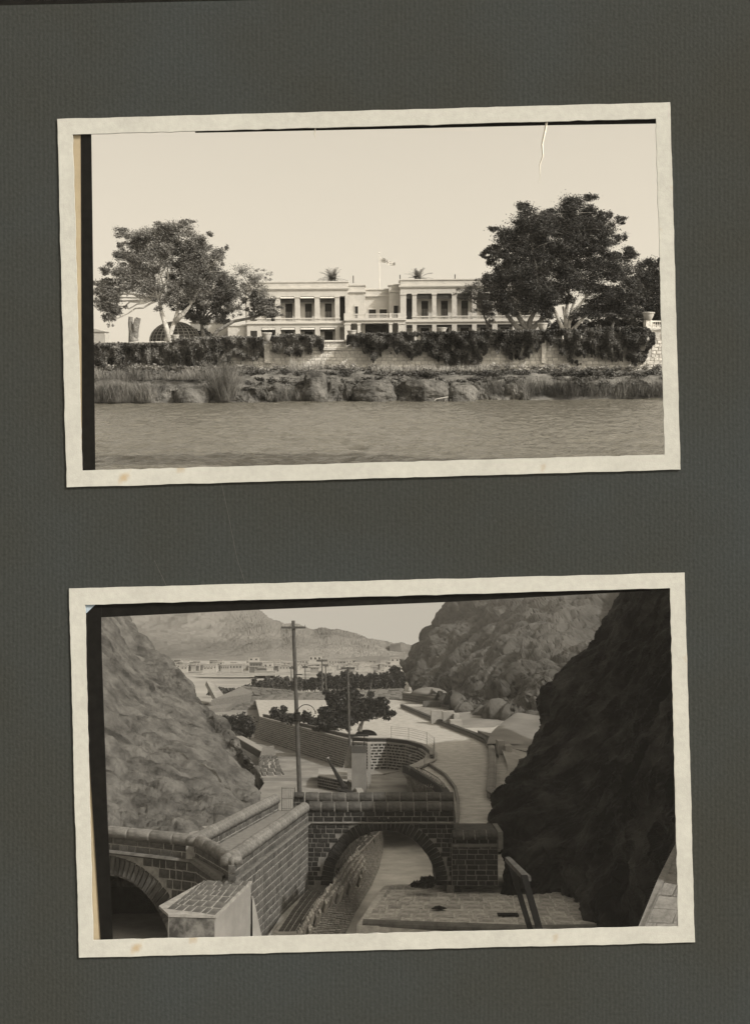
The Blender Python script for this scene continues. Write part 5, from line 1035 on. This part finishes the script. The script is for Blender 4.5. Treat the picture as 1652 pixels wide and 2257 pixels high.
farR = wcol(farR, f_[0]+Vector((2,5,0))); edge_ = wcol(edge_, f_[0]); emid = wcol(emid, f_[1]); midR = wcol(midR, f_[2]); mn = wcol(mn, f_[3]); nearR = wcol(nearR, f_[4])
o = rock('near_cliff', [farR, edge_, emid, midR, mn, nearR, [p+Vector((3,-24,4)) for p in nearR]], 340, 440, 1.5, .26, 21, rk3, rot=R_(38), sx=.32, ridge=.5, oct=8, HH=.7, pits=.4, vor=.9); tagtop(o, kind='structure')  # last row runs on unseen toward the camera, shaped to shade the paving
P = [[b_(1000,1545,235), b_(1090,1572,215), b_(1190,1592,190), b_(1300,1600,170), b_(1520,1600,150)],
     [b_(905,1515,330), b_(1010,1530,270), b_(1120,1545,235), b_(1240,1550,205), b_(1520,1540,170)],
     [b_(882,1462,380), b_(960,1470,330), b_(1080,1470,280), b_(1200,1470,240), b_(1540,1460,200)],
     [b_(908,1432,400), b_(985,1400,360), b_(1080,1390,320), b_(1200,1390,280), b_(1550,1370,230)],
     [b_(955,1402,420), b_(968,1366,400), b_(1060,1310,370), b_(1180,1290,340), b_(1560,1240,260)],
     [b_(975,1380,440), b_(984,1330,430), b_(1050,1200,420), b_(1180,1120,400), b_(1560,1050,320)],
     [b_(1060,1380,500), b_(1100,1290,500), b_(1180,1150,500), b_(1280,1050,480), b_(1600,980,440)]]
foot = [p+Vector((0,-1,-6)) for p in P[0]]
o = rock('far_cliff', [foot]+P, 440, 440, 7.0, .050, 5, rk2, rot=R_(50), sx=.6, ridge=.55, oct=9, HH=.75, pits=.3, vor=.8); tagtop(o, kind='structure')
# shadowed ground right of platform
sheet('gravel_ground', [g_(x, y, 15.92) for x, y in ((1092,1952),(1330,1962),(1520,1990),(1520,1870),(1250,1860),(1092,1885))], mat('dark_gravel', .8, .3, .8, .95, bump=.5, bscale=4), d=.05)
# ---- trees and bushes
tree('spreading_tree', 'dark spreading tree on the plateau behind the retaining wall', [[(792,1612),(795,1600),(800,1588)],[(770,1612),(765,1598),(755,1588)],[(735,1612),(730,1600),(728,1590)]],
     [(725,1572,38,20),(768,1552,46,24),(745,1535,30,18),(812,1552,34,22),(842,1562,26,16),(790,1575,44,20),(715,1592,32,16),(752,1592,50,18),(855,1575,16,10),(770,1528,28,12)], 176, 26000, .28, leafmat('tank_tree_leaf', .035, .55), bark_d, at=b_, seed=31, r0=.4, clump=.3)
def bush(lab, bl, Y, n, leaf, m, seed, group=None): o = npmesh('bush', leaves(bl, n, leaf, b_, Y, .9, .42, seed, .4), m, base=b_(bl[0][0], bl[0][1]+bl[0][3], Y)); tagtop(o, lab, 'bush', group)
bm_ = leafmat('valley_bush', .045, .5)
bush('dark bush on the yard side at the left hill foot', [(500,1588,20,16),(530,1595,28,20),(548,1602,16,18),(512,1605,24,14),(540,1615,20,12)], 205, 8000, .26, bm_, 32)
bush('dark bush on top of the retaining wall left of the tall pole', [(605,1574,22,14),(630,1580,22,12),(625,1566,9,9)], 200, 5000, .26, bm_, 33)
bush('bush touching the tall pole on the retaining wall', [(645,1585,20,12),(672,1580,16,14),(690,1590,18,14)], 188, 4500, .26, bm_, 34)
r_ = random.Random(5); un_ = 'first second third fourth fifth sixth seventh eighth ninth tenth eleventh twelfth thirteenth fourteenth fifteenth sixteenth seventeenth eighteenth nineteenth twentieth'.split(); ordn = un_+['twenty-'+x for x in un_[:9]]+['thirtieth']+['thirty-'+x for x in un_[:9]]+['fortieth']
for i in range(40):   # row of trees behind the dam
    px = 560+i*8.4+r_.uniform(-2, 2); h = r_.uniform(9, 15)+ (4 if px > 700 else 0); yb = 1522-(px-560)*.012; c = b_(px, yb, 345+r_.uniform(-8, 10)); lab = f'{"tall" if h > 16 else "lower"} {"dark" if px > 660 else "pale"} tree in the row behind the dam, {ordn[i]} from the left'
    t_ = thing('row_tree', lab, 'tree', c, 'row of trees behind the dam'); s_ = 345/F
    for q in range(3): MB().tube([c+Vector((r_.uniform(-.5,.5),0,-.5)), c+Vector((r_.uniform(-1,1),0,h*s_*.8))], [.13,.07], 5).build('trunk', bark_d, t_)
    npmesh('crown', leaves([(px, yb-h*.45, 7.5, h*.6),(px, yb-h*1.25, 7.5, h*.8),(px+r_.uniform(-3,3), yb-h*1.7, 5.5, h*.55)], 900, .38, b_, c.y, .9, .45, 100+i, .3), bm_ if px > 660 else leafmat('pale_row_leaf', .10, .5), t_)
for i, (px, py, rx, ry) in enumerate(((478,1524,22,9),(505,1526,16,10),(545,1519,24,9),(585,1512,22,10),(610,1502,12,9),(470,1530,14,6),(635,1512,24,11),(880,1490,18,16),(868,1478,12,10),(850,1500,22,12))):
    bush(['greyish garden bush beyond the dam, far left','round garden bush beyond the dam second from left','grey bush left of the row of trees','pale bush at the left start of the tree row','taller dark bush poking above the pale garden bushes','low bush at the foot of the left hill beyond the dam','bush in front of the row behind the tall pole','dark tree clump at the foot of the far cliff','small tree clump under the fort rock','dark shrubs at the right end of the tree row'][i], [(px,py,rx,ry)], 350+i*3, 2200, .4, bm_ if i in (4,7,8,9) else leafmat('garden_bush_leaf', .095, .5), 60+i)
# ---- town, plain, mountains
for i in range(3): pass
tw_m = [mat('white_house', .56, .1, .2), mat('grey_house', .34, .15, .2), mat('brown_house', .19, .2, .2), mat('cream_house', .50, .1, .2)]; win_m = mat('house_window', .05)
hr_ = random.Random(9); special = {}
def house(px0, px1, yt, yb, Y, m, lab, nwin=0, group='flat roofed houses of the far town'):
    a = b_(px0, yb, Y); b = b_(px1, yt, Y); dz = b.z-a.z; dd = max(4, (b.x-a.x)*.8); c = Vector(((a.x+b.x)/2, Y, a.z)); t_ = thing('town_house', lab, 'house', c, group)
    MB().box(a.x, b.x, Y, Y+dd, a.z-1.5, b.z).build('wall', m, t_); e = .25; MB().box(a.x-e, b.x+e, Y-e, Y+dd+e, b.z, b.z+.35).build('roof', tw_m[3], t_)
    if nwin:
        rows_ = 2 if dz > 6 else 1; w_ = (b.x-a.x)/nwin
        for r in range(rows_):
            for i in range(nwin): x = a.x+w_*(i+.5); z = a.z+dz*((r+.35)/rows_); MB().box(x-w_*.2, x+w_*.2, Y-.06, Y+.02, z, z+dz*.38/rows_).build('window', win_m, t_)
SP = [(447,476,1463,1477,640,0,'long white house with a row of dark windows at the left of the town',5),(486,505,1464,1477,650,3,'cream low house right of the windowed white house',4),(505,533,1463,1476,655,3,'cream terrace house left of the big brown building',4),
      (550,576,1457,1476,640,2,'big brown block house in the middle of the town',4),(580,600,1457,1477,632,0,'white tower like house beside the brown block',2),(561,606,1479,1488,560,0,'bright white walled enclosure in front of the town',0),(681,708,1443,1458,760,0,'tall white building standing highest above the town roofs',3),
      (672,694,1469,1474,600,0,'small white shed with dark openings near the middle',3),(548,570,1448,1458,780,0,'white house above the brown block on the upper edge of the town',2),(925-5,945-5,1449,1460,640,0,'white house at the far right behind the rocky slope',2),(925,944,1465,1477,600,0,'white house with arched openings at the right of the town',3)]
for x0, x1, t0, b0, Y, mi, lab, nw in SP:
    t0 = b0-(b0-t0)*.82
    if x0 > 900: x0 -= 60; x1 -= 60
    house(x0, x1, t0, b0, Y, tw_m[mi], lab, nw, None)
for i in range(170):
    px = hr_.uniform(372, 884); row = hr_.random(); yb = 1462+row*15; Y = 860-row*260; w_ = hr_.uniform(8, 22); h = hr_.uniform(4, 7.5)*(1.1-.2*row)
    m = hr_.choice([tw_m[0], tw_m[0], tw_m[3], tw_m[1], tw_m[2]] if px < 720 else [tw_m[0], tw_m[3], tw_m[0], tw_m[1]])
    cn = {0:'white', 1:'grey', 2:'brown', 3:'cream'}[tw_m.index(m)]; sz_ = 'wide' if w_ > 20 else 'narrow' if w_ < 13 else 'middling'
    tall = 'tall' if h > 7 else 'low'; rw_ = ['back row', 'middle row', 'front row'][min(2, int(row*3))]
    zn = ['at the left end of the town', 'above the bright walled enclosure', 'just left of the tall pole', 'just right of the tall pole', 'above the left tree row', 'behind the two thin far poles', 'above the dark spreading tree', 'towards the right end of the town', 'under the fort rock'][min(8, int((px-372)/57))]
    house(px-w_/2, px+w_/2, yb-h, yb, Y+hr_.uniform(-20, 20), m, f'{sz_} {tall} {cn} house, {rw_}, {zn}', 3 if w_ > 17 else 2 if w_ > 12 and h > 5.5 else 0)
a = b_(440, 1492, 540); o = MB().add([b_(440,1486,545), b_(480,1491,540), b_(560,1490,540), b_(690,1487,545), b_(760,1488,545), b_(760,1485,552), b_(600,1485,560), b_(440,1483,560)], [(0,1,2,3,4,5,6,7)]).build('pale_track', plaster, base=a); tagtop(o, kind='structure')
sheet('plain', [Vector(p) for p in ((-170,320,-14.4),(170,320,-14.4),(260,620,-13.2),(400,1000,-13.0),(2000,3400,-13.0),(-2000,3400,-13.0),(-400,900,-13.0),(-260,600,-13.2))], mat('plain_dust', .5, .2, .02, .95), d=.3)
mr_ = mat('mountain_rock', .25, .35, .004, .95, bump=2.5, bscale=.03, detail=9)
def ridge(cols, nu, nv, amp, fr_, seed, lab):
    rows = [[b_(x, 1470, Y*.62) for x, y, Y in cols], [b_(x, 1458, Y*.70) for x, y, Y in cols], [b_(x, y+(1458-y)*.55, Y*.82) for x, y, Y in cols], [b_(x, y, Y) for x, y, Y in cols], [b_(x, y, Y)+Vector((0, 500, -60)) for x, y, Y in cols]]
    rows[0] = [Vector((p.x, p.y, -14)) for p in rows[0]]; rows[1] = [Vector((p.x, p.y, -8)) for p in rows[1]]
    o = rock(lab, rows, nu, nv, amp, fr_, seed, mr_, ridge=.6, oct=9, fade=lambda v: min(1, v*2)); tagtop(o, kind='structure')
ridge([(100,1120,2300),(250,1200,2200),(400,1290,2100),(500,1325,2050),(555,1346,2000),(592,1366,1950),(622,1377,1950),(660,1386,1900),(700,1397,1900),(745,1402,1850),(772,1414,1800),(800,1428,1750),(850,1437,1700),(900,1442,1700),(960,1446,1700)], 260, 150, 24, .006, 4, 'mountain')
fr_ = thing('fort_rock', 'square topped fort rock on the skyline at the right end of the mountain', 'rock tower', b_(871, 1445, 1500)); mb = MB(); q = [b_(855,1446,1480), b_(887,1446,1480), b_(889,1446,1560), b_(855,1446,1560)]; tq = [b_(859,1422,1490), b_(882,1421,1490), b_(882,1421,1550), b_(859,1422,1550)]; mb.hexa([p-Vector((0,0,6)) for p in q]+tq).build('rock_base', mat('fort_stone', .16, .2, .05), fr_); mb = MB(); mb.hexa(tq+[p+Vector((0,0,1.2)) for p in tq]).build('battlement', mr_, fr_)
hz = MB(); hz.box(-2700, 2700, -60, 4300, -24, 330); ho = hz.build('haze', None)
ho['kind'] = 'stuff'; hm = bpy.data.materials.new('haze_air'); hm.use_nodes = True; ht = hm.node_tree; ht.nodes.remove(ht.nodes['Principled BSDF'])
pvn = ht.nodes.new('ShaderNodeVolumePrincipled'); pvn.inputs['Color'].default_value = (1, .95, .86, 1); pvn.inputs['Density'].default_value = .00044; pvn.inputs['Anisotropy'].default_value = .2
ht.links.new(pvn.outputs[0], ht.nodes['Material Output'].inputs['Volume']); ho.data.materials.append(hm); FB.tops.remove(ho)
#PARTB_END
# ============================================================ finish: turn each picture's world into place
bpy.context.view_layer.update()
for fr in (FA, FB):
    M = fr.R.to_4x4()
    for o in fr.tops: o.matrix_world = M @ o.matrix_world
